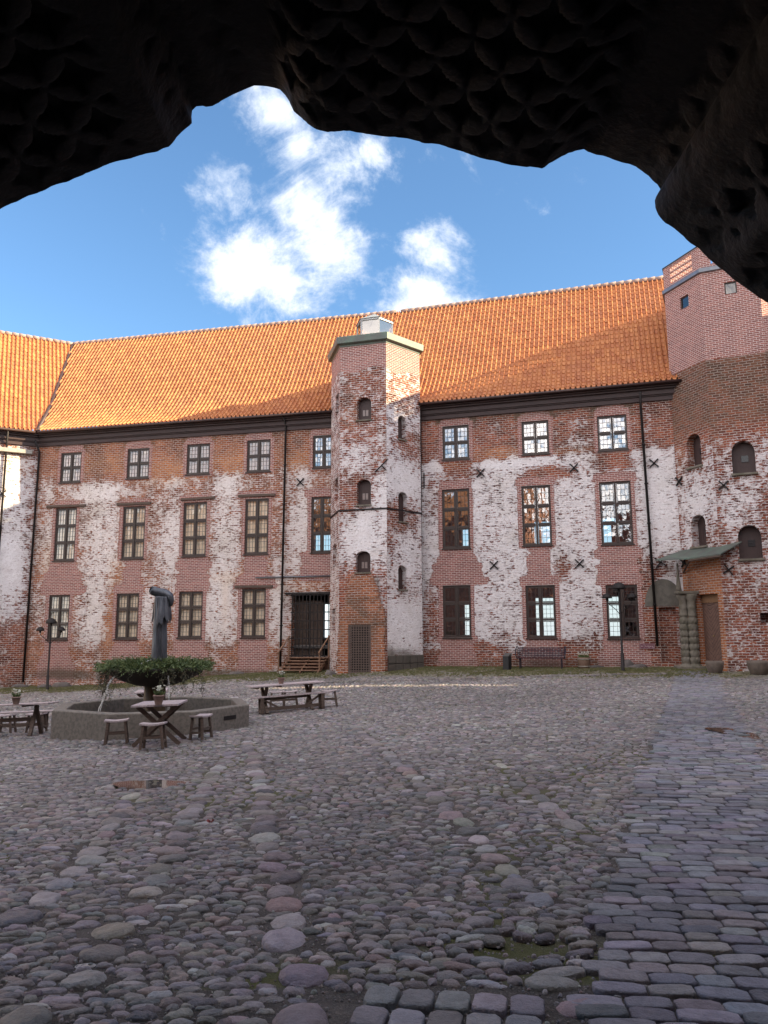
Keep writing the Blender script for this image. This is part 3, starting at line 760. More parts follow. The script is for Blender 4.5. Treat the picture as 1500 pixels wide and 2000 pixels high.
# ------------------------------------------------------------------ wings out of view (they shade the court and show in the glass)
def plain_wing(label, O_, u_, n_, a, b, zr, zt=12.2, dep=5.0, ops=(), skew=0.0):
    t = empty('castle_wing', (O_.x, O_.y, 0)); tag(t, label, 'castle wing')
    def pt(U_, Z_, at): at['plaster'] += .7
    make_wall('wall', t, Z3, u_, n_, a, b, -2, zt, ops, pt, res=1.0, reveal=.3)
    mb = MB(); A, B = u_*a, u_*b
    sk = u_*skew
    q = [A+n_*.5, B+n_*.5, B+(sk-n_)*dep, A+(sk-n_)*dep, A+(sk-n_)*(2*dep+.5), B+(sk-n_)*(2*dep+.5)]
    z = [zt-.1, zt-.1, zr, zr, zt-.1, zt-.1]
    mb.add([Vector((p.x, p.y, k)) for p, k in zip(q, z)], [(0, 1, 2, 3), (3, 2, 5, 4)])
    for E_ in (A, B): mb.add([Vector((E_.x, E_.y, zt-.1)), Vector(((E_+(sk-n_)*dep).x, (E_+(sk-n_)*dep).y, zr-.05)), Vector(((E_+(sk-n_)*2*dep).x, (E_+(sk-n_)*2*dep).y, zt-.1))], [(0, 1, 2)])
    mb.build('roof', TILE, t)
    mb = MB(); p0 = A+(sk-n_)*2*dep; p1 = B+(sk-n_)*2*dep
    for P, Q in ((A, p0), (p0, p1), (p1, B)): mb.add([Vector((P.x, P.y, -2)), Vector((Q.x, Q.y, -2)), Vector((Q.x, Q.y, zt-.1)), Vector((P.x, P.y, zt-.1))], [(0, 1, 2, 3)])
    mb.build('outer_wall', MATS.get('ow') or mat('plain_brick', (.30, .15, .11), .9, scale=2), t)
    return t
wo = [(k*5.0-10, k*5.0-8.4, z0, z1, 0, .3, True) for k in range(0, 7) for z0, z1 in ((2, 4.6), (6, 9), (10, 11.6))]
SK = math.tan(SUN_AL)
ysl = 28.0-SK*17.4  # wings split by an added gap along the sun, for a light strip
plain_wing('castle wing closing the right side of the court beside the tower', Vector((21.5, ysl, 0)), Vector((0, -1, 0)), Vector((-1, 0, 0)), -14, -.0, 19.2, 12.2, 5.0, skew=SK)
plain_wing('castle wing closing the right side of the court near the gate passage', Vector((21.5, ysl-.55, 0)), Vector((0, -1, 0)), Vector((-1, 0, 0)), 0, 22, 19.8, 12.2, 5.0, skew=SK)
gw = empty('sun_gap_blocker', (21.6, ysl-.3, 0)); tag(gw, 'added unseen wall strips that block the sun gap above and below a slit', 'wall')
gwm = MB(); gwm.box((0, 0, 2.7), (.15, .8, 9.4)); gwm.box((0, 0, 15.9), (.15, .8, 9.0)); gwm.build('wall', mat('plain_brick', (.30, .15, .11), .9, scale=2), gw)  # unseen blocker added to trim the sun gap to one slit

# ------------------------------------------------------------------ middle stair tower (six sided)
YT = R(16.0); uT = Vector((math.cos(YT), -math.sin(YT), 0)); nT = Vector((-math.sin(YT), -math.cos(YT), 0))
TF = onray(710, 34.15); TF.z = 0
def onpl(px, P, n): h = hit(px, 1237, P, n); return Vector((h.x, h.y, 0))
V1 = onpl(661.5, TF, nT); V2 = onpl(756.5, TF, nT); S6 = (V2-V1).length; Cc = (V1+V2)/2 - nT*(S6*.866)
def proj(P):
    d = P-CP; z = d.dot(fw); return 750+F*d.dot(rt)/z, 1000-F*d.dot(up)/z
print('hex side', S6, 'side vertices at', proj(Cc-uT*S6), proj(Cc+uT*S6), 'depth to wall', (Cc-OJ).dot(nR))
T1 = empty('stair_tower', (Cc.x, Cc.y, 0)); tag(T1, 'six sided brick and plaster tower with a glass lantern on its copper roof', 'tower')
TZ = hit(756, 668, V2, nT).z
hexa = [V1, V2, Cc+uT*S6, Cc+(Cc-V1), Cc+(Cc-V2), Cc-uT*S6]
faces = []
for i in range(6):
    A, B = hexa[i], hexa[(i+1) % 6]; mid = (A+B)/2; u_ = (B-A).normalized(); n_ = Vector((u_.y, -u_.x, 0)); faces.append((mid, u_, n_))
def rect_on(fc, cx, cy, wpx, hpx):
    mid, u_, n_ = fc
    f = lambda px, py: ((hit(px, py, mid, n_)-mid).dot(u_), hit(px, py, mid, n_).z)
    return f(cx-wpx/2, cy)[0], f(cx+wpx/2, cy)[0], f(cx, cy+hpx/2)[1], f(cx, cy-hpx/2)[1]
fr_ops = []; sh = []
for q in ((711,798,28,44),(710.5,961,28,50),(709,1097,29,42)):
    a = rect_on(faces[0], *q); fr_ops.append((*a, .28, .30, False)); sh.append((0, a))
dg = rect_on(faces[0], 705.5, 1267, 45, 95)
fr_ops.append((*dg, 0, .25, False))
r_ops = []
for q in ((785,835,15,46),(787,990,17,58),(786,1128,16,46)):
    a = rect_on(faces[1], *q); r_ops.append((*a, .22, .38, False)); sh.append((1, a))
l_ops = []
for q in ((658.5,790,5,40),(657,955,5,44),(653.5,1085,5,44),(651.5,1210,5,44)):
    a = rect_on(faces[5], *q); l_ops.append((a[0]-.05, a[1]+.1, a[2], a[3], .1, .35, True))
def fpx(fc):
    mid, u_, n_ = fc
    return lambda px, py: ((hit(px, py, mid, n_)-mid).dot(u_), hit(px, py, mid, n_).z)
zN = fpx(faces[0])(710, 722)[1]; 
def paintT(k):
    fc = faces[k]; UF = fpx(fc)
    def pf(U_, Z_, at):
        P = at['plaster']
        put(at['newbrick'], np.clip((Z_-(zN+.12*np.sin(U_*3)))/.1+.5, 0, 1))
        if k == 0:
            P += .30; blobs_px(UF, U_, Z_, P, [(690,900,40,30,.30),(740,1030,50,90,.42),(690,1060,40,60,.40),(750,940,16,70,.2),(735,1200,16,70,.45),(745,840,10,30,.2),(700,870,50,14,.15)])
            blobs_px(UF, U_, Z_, P, [(700,1190,36,75,-.8),(703,1290,40,40,-.6),(690,975,14,40,-.2)])
            blobs_px(UF, U_, Z_, at['dark'], [(738,1160,6,44,.7),(706,1128,30,10,.6),(747,1220,5,50,.6),(700,1318,60,16,.6),(725,760,50,60,.12),(665,760,10,100,.3)])
            blobs_px(UF, U_, Z_, at['orange'], [(700,1160,24,30,.35),(690,800,20,40,.3)])
        elif k == 1:
            P += .62; zz = UF(785, 800)[1]; P -= np.clip((Z_-zz)/.8+.5, 0, 1)*.25
            blobs_px(UF, U_, Z_, P, [(780,1010,30,30,-.40),(800,870,26,30,-.35),(790,1160,16,24,-.2),(785,940,40,30,.3),(790,1220,40,60,.35),(765,1060,10,24,-.25),(800,1090,20,40,.2)])
            blobs_px(UF, U_, Z_, at['dark'], [(785,1292,40,32,.85),(760,1270,10,40,.3),(805,850,16,20,.2)])
        else:
            P += .45; blobs_px(UF, U_, Z_, P, [(654,1200,20,120,.1)])
            at['orange'] += blob(U_, Z_, 0, 2, 2, 2.5, .3); at['dark'] += np.clip((.8-Z_)/1., 0, 1)*.4
    return pf
opsk = {0: fr_ops, 1: r_ops, 5: l_ops}
wl = []
for k in range(6):
    mid, u_, n_ = faces[k]
    h = S6/2
    wl.append(make_wall('wall', T1, mid-Cc, u_, n_, -h, h, -1.4, TZ, opsk.get(k, []), paintT(k), res=.12 if k in (0, 1, 5) else 1.0, rough=.015 if k in (0, 1, 5) else 0))
for k, (a, b, z0, z1) in sh:
    mid, u_, n_ = faces[k]; mid = mid-Cc
    O_ = mid-n_*.26
    mb = MB(); K = 8; r = (b-a)/2; pl_ = [(a, z0), (b, z0)]+[((a+b)/2+r*math.cos(math.pi*i/K), z1-.28+.28*math.sin(math.pi*i/K)) for i in range(K+1)]
    n0 = len(pl_); mb.add([O_+u_*p+Vector((0, 0, z)) for p, z in pl_]+[O_-n_*.05+u_*p+Vector((0, 0, z)) for p, z in pl_], [tuple(range(n0))]+[(i, i+n0, (i+1) % n0+n0, (i+1) % n0) for i in range(n0)])
    for i in range(1, 5): x = a+(b-a)*i/5; mb.bar(O_+u_*x+n_*.004+Vector((0, 0, z0+.02)), O_+u_*x+n_*.004+Vector((0, 0, z1-.12)), .012, .012, upv=n_)
    s_ = mb.build('shutter', SHUT, T1)
    if k == 0:
        c = (a+b)/2; zc = z0+(z1-z0)*.36
        mb = MB()
        for dx in (-.075, .075): mb.bar(O_+u_*(c+dx)+n_*.015+Vector((0, 0, zc-.14)), O_+u_*(c+dx)+n_*.015+Vector((0, 0, zc+.14)), .11, .02, upv=n_)
        mb.build('small_pane', mat('shutter_pane', (.30, .24, .22), .3), s_)
    MB().bar(mid+u_*(a-.04)+n_*.01+Vector((0, 0, z0-.03)), mid+u_*(b+.04)+n_*.01+Vector((0, 0, z0-.03)), .12, .06).build('sill', STONE, T1)
# grated door, set in a ragged projecting remnant of older brickwork
PJ = .24
def proj_masonry():
    UF = lambda px, py: (lambda P: ((P-faces[0][0]).dot(faces[0][1]), P.z))(hit(px, py, faces[0][0]+faces[0][2]*PJ, faces[0][2]))
    base = [(656,1324),(657,1290),(661,1240),(664,1205),(672,1180),(677,1158),(681,1140),(686,1124),(728,1124),(733,1142),(739,1160),(741,1178),(749,1190),(752,1215),(750,1250),(752,1290),(753,1324)]
    pts_ = []
    for (x0, y0), (x1, y1) in zip(base, base[1:]):
        k = max(1, int(math.hypot(x1-x0, y1-y0)/5))
        for i in range(k): pts_.append((x0+(x1-x0)*i/k+random.uniform(-1.6, 1.6)*(0 < i), y0+(y1-y0)*i/k+random.uniform(-1, 1)*(0 < i)))
    pts_.append(base[-1]); loop = [UF(*p) for p in pts_]+[(dg[1], -1.0), (dg[1], dg[3]), (dg[0], dg[3]), (dg[0], -1.0)]
    bm = bmesh.new(); uvl = bm.loops.layers.uv.new('UVMap'); m0, u0_, n0_ = faces[0]; m0 = m0-Cc
    f = [bm.verts.new(m0+u0_*a+n0_*(PJ+.05*mn.noise(Vector((a*3, z*3, 1))))+Vector((0, 0, z))) for a, z in loop]; b_ = [bm.verts.new(m0+u0_*a+n0_*-.02+Vector((0, 0, z))) for a, z in loop]
    n_ = len(loop)
    for i in range(n_): bm.faces.new((f[i], b_[i], b_[(i+1) % n_], f[(i+1) % n_]))
    es = [bm.edges.get((f[i], f[(i+1) % n_])) for i in range(n_)]; bmesh.ops.triangle_fill(bm, use_beauty=True, edges=es)
    bmesh.ops.recalc_face_normals(bm, faces=bm.faces)
    for fc in bm.faces:
        for l in fc.loops: c = l.vert.co-m0; l[uvl].uv = (c.dot(u0_)+c.dot(n0_)*.9+.05, c.z)
    me = bpy.data.meshes.new('old_masonry'); bm.to_mesh(me); bm.free()
    for k, v in (('plaster', .02), ('newbrick', 0.), ('dark', .18), ('orange', .45)):
        A = me.attributes.new(k, 'FLOAT', 'POINT'); A.data.foreach_set('value', np.array([v+(.45*random.random() if k == 'dark' else 0) for _ in me.vertices], np.float32))
    me.materials.append(WALL); o = bpy.data.objects.new('old_masonry', me); COL.objects.link(o); o.parent = T1
proj_masonry()
mid, u_, n_ = faces[0]; mid = mid-Cc; a, b, z0, z1 = dg
g = MB(); O_ = mid+n_*(PJ-.06); dz = Vector((0, 0, 1))
for x in (a+.03, b-.03): g.bar(O_+u_*x+dz*z0, O_+u_*x+dz*z1, .07, .06, upv=n_)
for z in (z0+.03, z1-.03): g.bar(O_+u_*a+dz*z, O_+u_*b+dz*z, .07, .06)
nx = 9; nz = 20
for i in range(1, nx): x = a+(b-a)*i/nx; g.bar(O_+u_*x+dz*z0, O_+u_*x+dz*z1, .036, .02, upv=n_)
for i in range(1, nz): z = z0+(z1-z0)*i/nz; g.bar(O_+u_*a+n_*.012+dz*z, O_+u_*b+n_*.012+dz*z, .02, .036)
g.build('grated_door', mat('rusty_iron', (.17, .125, .105), .6, metal=.3), T1)
MB().bar(O_+u_*a-n_*.48+dz*((z0+z1)/2), O_+u_*b-n_*.48+dz*((z0+z1)/2), .05, z1-z0).build('inner_door_backing', IRON, T1)  # black board standing in for the unlit depth behind the grate
# iron band round the tower
zb = fpx(faces[0])(710, 995)[1]
bnd = MB()
for k in (5, 0, 1):
    A, B = hexa[k]-Cc, hexa[(k+1) % 6]-Cc; nn = faces[k][2]; bnd.bar(A*1.012+dz*zb, B*1.012+dz*zb, .03, .07)
bnd.build('iron_band', IRON, T1)
P = hit(746, 910, V2, nT)-Cc; P.z = hit(746, 910, V2, nT).z; mb = MB(); mb.bar(P-uT*.30+nT*.08-dz*.28, P+uT*.28+nT*.08+dz*.26, .05, .05, upv=nT); mb.bar(P+nT*.05, P+uT*.22+nT*.05-dz*.22, .05, .05, upv=nT); mb.build('wall_anchor', IRON, T1)
# roof: corbelled copper eave, flat top and lantern
def ring(sc, z, cen=Vector((0, 0, 0)), n=6, poly=None):
    return [Vector(((p-Cc).x*sc, (p-Cc).y*sc, z)) for p in (poly or hexa)]
rf = MB(); rs_ = [(1.005, TZ-.02), (1.015, TZ+.06), (1.075, TZ+.10), (1.09, TZ+.12), (1.10, TZ+.42), (1.08, TZ+.45), (.4, TZ+.66)]
vs = [v for s_, z in rs_ for v in ring(s_, z)]
rf.add(vs, [(i*6+k, i*6+(k+1) % 6, (i+1)*6+(k+1) % 6, (i+1)*6+k) for i in range(len(rs_)-1) for k in range(6)]+[tuple(range((len(rs_)-1)*6, len(rs_)*6))])
ro_ = rf.build('roof', COPPER, T1, bevel=.012)
ln = MB(); lz0 = TZ+.60; lz1 = TZ+1.72; sc = .40
lo_, hi_ = ring(sc, lz0), ring(sc, lz1); apex = Vector((0, 0, lz1+.50))
for i in range(6):
    j = (i+1) % 6; ln.bar(lo_[i], hi_[i], .07, .07); ln.bar(hi_[i], hi_[j], .10, .08); ln.bar(lo_[i], lo_[j], .10, .08); ln.bar(hi_[i]+Vector((0, 0, .03)), apex, .06, .05)
lan = ln.build('lantern', mat('pale_metal_frame', (.42, .43, .43), .5, metal=.4), ro_)
MB().add([v*1.0 for v in lo_]+hi_, [(i, (i+1) % 6, 6+(i+1) % 6, 6+i) for i in range(6)]).build('pane', glass_mat('lantern_glass', (.7, .73, .73), .22, .02), ro_)
rp = [v*1.10 if False else Vector((v.x*1.12, v.y*1.12, v.z+.05)) for v in hi_]
MB().add(rp+[apex+Vector((0, 0, .08))], [(i, (i+1) % 6, 6) for i in range(6)]).build('lantern_roof', mat('frosted_roof_glass', (.34, .36, .34), .35), ro_)
# plinth stones at the tower foot
pl_ = MB()
for k in (0, 1):
    A, B = hexa[k]-Cc, hexa[(k+1) % 6]-Cc; nn = faces[k][2]
    if k == 0: A, B = A+(B-A)*.0, A+(B-A)*.22
    zg = g1((hexa[k]).x, hexa[k].y)
    nb = 5
    for i in range(nb):
        for row in range(2):
            p0 = A+(B-A)*((i+.02)/nb); p1 = A+(B-A)*((i+.97)/nb)
            if k == 1: pl_.bar(p0+nn*(.02+random.uniform(0, .02))+dz*(zg+.15+row*.36), p1+nn*(.03)+dz*(zg+.15+row*.36), .10, .34)
pl_.build('plinth', mat('dark_plinth_stone', (.10, .085, .07), .9, scale=3, bump=.5), T1, bevel=.02)

# ------------------------------------------------------------------ right stair tower (eight sided)
YO = R(25.0); uO = Vector((math.cos(YO), -math.sin(YO), 0)); nO = Vector((-math.sin(YO), -math.cos(YO), 0))
Q1 = onray(1417.5, 30.6); Q1.z = 0
Q2 = onpl(1541, Q1, nO); S8 = (Q2-Q1).length
Oc = (Q1+Q2)/2 - nO*(S8/2*(1+math.sqrt(2)))
octa = []
for i in range(8):
    an = math.atan2((Q1-Oc).y, (Q1-Oc).x)+i*math.pi/4; rr = (Q1-Oc).length; octa.append(Oc+Vector((math.cos(an), math.sin(an), 0))*rr)
print('oct side', S8, [tuple(round(q) for q in proj(Vector((p.x, p.y, 13)))) for p in octa[:3]+octa[-1:]], 'depth of left vertex behind wall', -(octa[-1]-OJ).dot(nR))
T2 = empty('stair_tower', (Oc.x, Oc.y, 0)); tag(T2, 'taller eight sided brick tower at the right edge with a pierced brick parapet', 'tower')
of = []
for i in range(8):
    A, B = octa[i], octa[(i+1) % 8]; mid = (A+B)/2; u_ = (B-A).normalized(); of.append((mid, u_, Vector((u_.y, -u_.x, 0))))
LFc, FFc, RFc = of[7], of[0], of[1]
zP = fpx(LFc)(1366, 534)[1]            # parapet foot (lead band)
zTop = fpx(LFc)(1365, 481)[1]
zNew = fpx(LFc)(1381, 702)[1]
print('tower2 z', zP, zTop, zNew, 'tower1 top', TZ)
ops2 = {7: [], 0: [], 1: []}; sh2 = []
for k, q, ar in ((7, (1355.5,879,27,64), .35), (7, (1364.5,1036,28,62), .35), (0, (1452,892,46,64), .45), (0, (1465,1058,46,66), .45)):
    a = rect_on(of[k], *q); ops2[k].append((*a, ar, .45, False)); sh2.append((k, a, ar))
sq = []
for k, q in ((7, (1336.5,590,17,24)), (0, (1427,562,24,24))):
    a = rect_on(of[k], *q); ops2[k].append((*a, 0, .2, False)); sq.append((k, a))
a = rect_on(of[0], 1497, 1207, 24, 20); ops2[0].append((a[0], min(a[1], S8/2-.05), a[2], a[3], 0, .5, True))
dd = rect_on(LFc, 1386, 1229, 41, 140)
dd = (fpx(LFc)(1362, 1180)[0], fpx(LFc)(1403, 1180)[0], fpx(LFc)(1390, 1299)[1], fpx(LFc)(1390, 1160)[1])
ops2[7].append((*dd, 0, .35, False))
def paintO(k):
    UF = fpx(of[k])
    def pf(U_, Z_, at):
        P = at['plaster']; put(at['newbrick'], np.clip((Z_-zNew)/.08+.5, 0, 1))
        P += .38
        zd = zNew-3.2
        band = np.clip((Z_-zd)/1.2+.5, 0, 1)*(Z_ < zNew); P -= band*.5; at['dark'] += band*.60
        at['dark'] += (Z_ > zNew)*.24
        if k == 7:
            blobs_px(UF, U_, Z_, P, [(1355,960,40,40,.28),(1370,1000,40,40,.28),(1390,900,18,50,.10),(1345,1060,16,24,.2)])
            zo = UF(1370, 1088)[1]; orr = np.clip((zo-Z_)/.1+.5, 0, 1)
            at['orange'] += orr*.75; P -= orr*.30
            blobs_px(UF, U_, Z_, at['orange'], [(1330,900,10,60,.3)])
        if k == 0:
            blobs_px(UF, U_, Z_, P, [(1440,970,40,60,.20),(1485,900,30,60,.15),(1485,1110,26,30,.12),(1430,1010,20,30,.1)])
            blobs_px(UF, U_, Z_, at['dark'], [(1418,1150,10,120,.45),(1410,1040,20,30,.30),(1400,900,18,60,.35)])
            P -= np.clip((UF(1450, 1130)[1]-Z_)/.6+.5, 0, 1)*.06
        at['dark'] += np.clip((.9-Z_)/1.2, 0, 1)*.35+np.clip((3.5-Z_)/3, 0, 1)*.14*(k == 0)
    return pf
for k in range(8):
    mid, u_, n_ = of[k]; h = S8/2
    make_wall('wall', T2, mid-Oc, u_, n_, -h, h, -.8, zP, ops2.get(k, []), paintO(k), res=.12 if k in (7, 0, 1) else 1.0, rough=.015 if k in (7, 0, 1) else 0)
for k, (a, b, z0, z1), ar in sh2:
    mid, u_, n_ = of[k]; mid = mid-Oc; O_ = mid-n_*.36
    mb = MB(); K = 10; r = (b-a)/2; pl_ = [(a, z0), (b, z0)]+[((a+b)/2+r*math.cos(math.pi*i/K), z1-ar+ar*math.sin(math.pi*i/K)) for i in range(K+1)]
    n0 = len(pl_); mb.add([O_+u_*p+Vector((0, 0, z)) for p, z in pl_]+[O_-n_*.05+u_*p+Vector((0, 0, z)) for p, z in pl_], [tuple(range(n0))]+[(i, i+n0, (i+1) % n0+n0, (i+1) % n0) for i in range(n0)])
    for i in range(1, 6): x = a+(b-a)*i/6; mb.bar(O_+u_*x+n_*.004+Vector((0, 0, z0+.02)), O_+u_*x+n_*.004+Vector((0, 0, z1-.2)), .012, .012, upv=n_)
    s_ = mb.build('shutter', SHUT, T2)
    c = (a+b)/2+(.05 if k == 0 else .28*r); zc = z0+(z1-z0)*.48
    MB().bar(O_+u_*(c-.13)+n_*.02+Vector((0, 0, zc)), O_+u_*(c+.13)+n_*.02+Vector((0, 0, zc)), .03, .26).build('small_pane', mat('dark_pane', (.02, .02, .022), .15), s_)
    MB().bar(mid+u_*(a-.06)+n_*.03+Vector((0, 0, z0-.05)), mid+u_*(b+.06)+n_*.03+Vector((0, 0, z0-.05)), .16, .09).build('sill', STONE, T2, bevel=.02)
skyg = glass_mat('square_window_glass', (.1, .12, .15), .12, .02)
for k, (a, b, z0, z1) in sq:
    mid, u_, n_ = of[k]; mid = mid-Oc; O_ = mid-n_*.08; mb = MB()
    for x in (a+.025, b-.025): mb.bar(O_+u_*x+dz*z0, O_+u_*x+dz*z1, .05, .05, upv=n_)
    for z in (z0+.025, z1-.025): mb.bar(O_+u_*(a+.05)+dz*z, O_+u_*(b-.05)+dz*z, .05, .05)
    W = mb.build('window', FRAME, T2); MB().add([O_+u_*x+dz*z for x, z in ((a, z0), (b, z0), (b, z1), (a, z1))], [(0, 1, 2, 3)]).build('pane', skyg, W)
    MB().bar(O_+u_*a-n_*.3+dz*((z0+z1)/2), O_+u_*b-n_*.3+dz*((z0+z1)/2), .05, z1-z0).build('window_back', INT, W)
# lead band + parapet with three rows of slots
bd = MB(); vs = []
for sc, z in ((1.0, zP-.02), (1.035, zP+.0), (1.035, zP+.16), (1.0, zP+.22)): vs += [Vector(((p-Oc).x*sc, (p-Oc).y*sc, z)) for p in octa]
bd.add(vs, [(i*8+k, i*8+(k+1) % 8, (i+1)*8+(k+1) % 8, (i+1)*8+k) for i in range(3) for k in range(8)])
bd.build('lead_band', ZINC, T2)
rfl = MB(); rfl.add([Vector(((p-Oc).x*.99, (p-Oc).y*.99, zP+.03)) for p in octa], [tuple(range(8))]); rfl.build('roof_deck', ZINC, T2)
def paintPar(U_, Z_, at): put(at['newbrick'], U_*0+1); at['dark'] += .1
for k in range(8):
    mid, u_, n_ = of[k]; mid = mid-Oc; h = S8/2; sl_ops = []
    H = zTop-zP-.2
    for r in range(3):
        z0 = zP+.2+H*(.13+r*.275); z1 = z0+H*.215
        ns = 12
        for i in range(ns):
            x0 = -h*.62+(h*1.24)*i/ns; sl_ops.append((x0+.02, x0+.098, z0, z1, 0, .08, False))
    make_wall('parapet', T2, mid, u_, n_, -h, h, zP+.2, zTop, sl_ops, paintPar, res=.5)
    h2 = h-.06; make_wall('parapet', T2, mid-n_*.082, -u_, -n_, -h2, h2, zP+.2, zTop, [(-o[1], -o[0], o[2], o[3], 0, .002, False) for o in sl_ops], paintPar, res=.5)
cp = MB(); vs = []
for sc, z in ((.94, zTop), (1.012, zTop), (1.012, zTop+.05), (.94, zTop+.05)): vs += [Vector(((p-Oc).x*sc, (p-Oc).y*sc, z)) for p in octa]
cp.add(vs, [(i*8+k, i*8+(k+1) % 8, ((i+1) % 4)*8+(k+1) % 8, ((i+1) % 4)*8+k) for i in range(4) for k in range(8)]); cp.build('coping', mat('dark_coping', (.05, .05, .055), .5), T2)
for k, px, py in ((7,1328,940),(0,1413,948),(7,1337,1098),(0,1423,1113)):
    mid, u_, n_ = of[k]; P = hit(px, py, mid, n_); z = P.z; P = P-Oc; P.z = z; anchor(T2, P, u_, n_, s=.25, rot=random.uniform(-12, 12))
a, z = UR(1290, 1098); anchor(wing, wing_O+uR*a+Vector((0, 0, z)), uR, nR, .3, 8)
# herringbone door
mid, u_, n_ = LFc; mid = mid-Oc; a, b, z0, z1 = dd; O_ = mid-n_*.25; mb = MB()
zt = fpx(LFc)(1390, 1177)[1]
dw = b-a; mb.bar(O_+u_*a-n_*.03+dz*((z0+zt)/2), O_+u_*b-n_*.03+dz*((z0+zt)/2), .04, zt-z0)
door = mb.build('door', mat('door_back', (.035, .02, .015), .6), T2)
mb = MB(); nst = 4; sw = dw/nst*1.0; st = .17
cols_ = [(a, a+dw*.36, -1), (a+dw*.36, a+dw*.76, 1), (a+dw*.76, b, -1)]
for x0, x1, sg in cols_:
    k = -6
    while True:
        # slanted board between x0 and x1 rising with slope sg*1.15
        zb0 = z0+k*st; k += 1
        if zb0 > zt+.6: break
        sl2 = 1.15*sg*(x1-x0); P4 = []
        zl0 = zb0+(0 if sg > 0 else -sl2); zr0 = zb0+(sl2 if sg > 0 else 0)
        pts = [(x0, zl0), (x1, zr0), (x1, zr0+st-.03), (x0, zl0+st-.03)]
        if max(p[1] for p in pts) < z0+.01 or min(p[1] for p in pts) > zt-.01: continue
        pts = [(p, min(max(q, z0), zt)) for p, q in pts]
        F_ = [O_+n_*.0+u_*p+dz*q for p, q in pts]; B_ = [O_-n_*.01+u_*p+dz*q for p, q in pts]
        mb.add(F_+B_, [(0, 1, 2, 3), (0, 4, 5, 1), (1, 5, 6, 2), (2, 6, 7, 3), (3, 7, 4, 0)])
mb.build('door_boards', DOORW, door)
c = a+dw*.48; MB().lathe([(.0, -.03), (.03, -.02), (.03, .02), (.0, .03)], c=tuple(O_+u_*c+n_*.03+dz*(z0+1.15)), n=8).build('door_knob', mat('brass', (.4, .3, .15), .35, metal=.9), door)
MB().bar(O_+u_*a+dz*((zt+z1)/2), O_+u_*b+dz*((zt+z1)/2), .08, z1-zt-.02).build('door_lintel_board', mat('raw_board', (.24, .13, .065), .8, scale=6), T2)

# copper canopy over the door
cn = MB()
zc0 = fpx(LFc)(1370, 1072)[1]
Lm, Lu, Ln = LFc
pA = hit(1280, 1093, OJ+nR*.9, nR); pB = hit(1333, 1074, LFc[0]+Ln*.05, Ln); pC = hit(1388, 1069, LFc[0]+Ln*.05, Ln); pD = hit(1449, 1057, FFc[0]+FFc[2]*.12, FFc[2])
pE = hit(1346, 1090, LFc[0]+Ln*.75, Ln); pF = hit(1407, 1081, LFc[0]+Ln*.7, Ln)
top = [p-Oc for p in (pA, pB, pC, pD, pF, pE)]
for t_, p in zip(top, (pA, pB, pC, pD, pF, pE)): t_.z = p.z
bot = [p-dz*.05 for p in top]
cn.add(top+bot, [(0, 1, 5), (1, 2, 4, 5), (2, 3, 4), (6, 11, 7), (7, 11, 10, 8), (8, 10, 9)]+[(i, i+6, (i+1) % 6+6, (i+1) % 6) for i in range(6)])
can = empty('door_canopy', (Oc.x, Oc.y, 0)); tag(can, 'greenish copper canopy jutting over the herringbone door of the right tower', 'canopy')
cn.build('canopy_sheet', COPPER, can)
mb = MB()
for P_, Q_ in ((top[1]-dz*.06, top[5]-dz*.09), (top[2]-dz*.06, top[4]-dz*.09), (top[5]-dz*.09, top[4]-dz*.09)): mb.bar(P_, Q_, .06, .06)
mb.bar(top[5]-dz*.1, (LFc[0]-Oc)+Lu*-(S8/2-.1)+Ln*.03+dz*(zc0-.9), .05, .05)
mb.build('bracket', OAK, can)

# ------------------------------------------------------------------ ground and paving
def path_edge(px1, py1): return gp(px1, py1)
PL = [gp(x, y) for x, y in ((1110,1990),(1150,1880),(1180,1760),(1205,1680),(1240,1560),(1285,1420),(1312,1340),(1325,1312))]
PRt = [gp(x, y) for x, y in ((1720,1990),(1650,1760),(1590,1680),(1500,1560),(1432,1420),(1400,1340),(1392,1312))]
pl_y = np.array([p.y for p in PL]); pl_x = np.array([p.x for p in PL]); pr_y = np.array([p.y for p in PRt]); pr_x = np.array([p.x for p in PRt])
print('path L', [(round(p.x, 1), round(p.y, 1)) for p in PL], 'R', [(round(p.x, 1), round(p.y, 1)) for p in PRt])
pathL = lambda y: np.interp(y, pl_y, pl_x); pathR = lambda y: np.interp(y, pr_y, pr_x)
def wall_dist(x, y):
    x = np.asarray(x); y = np.asarray(y)
    dL = (x-OJ.x)*nL.x+(y-OJ.y)*nL.y; dR = (x-OJ.x)*nR.x+(y-OJ.y)*nR.y
    return np.where(x < OJ.x, dL, dR)
def fnoise(x, y, s, o=0.0):
    # cheap smooth noise: sum of rotated sines
    v = 0
    for k, (a, b, c, w_) in enumerate(((1.0, .6, 1.3, .5), (-.7, 1.1, 4.1, .4), (1.9, -1.3, 2.2, .3), (2.7, 2.9, .4, .2), (-3.9, 3.1, 5.5, .15))): v = v+w_*np.sin((x*a+y*b)*s+c+o)
    return v
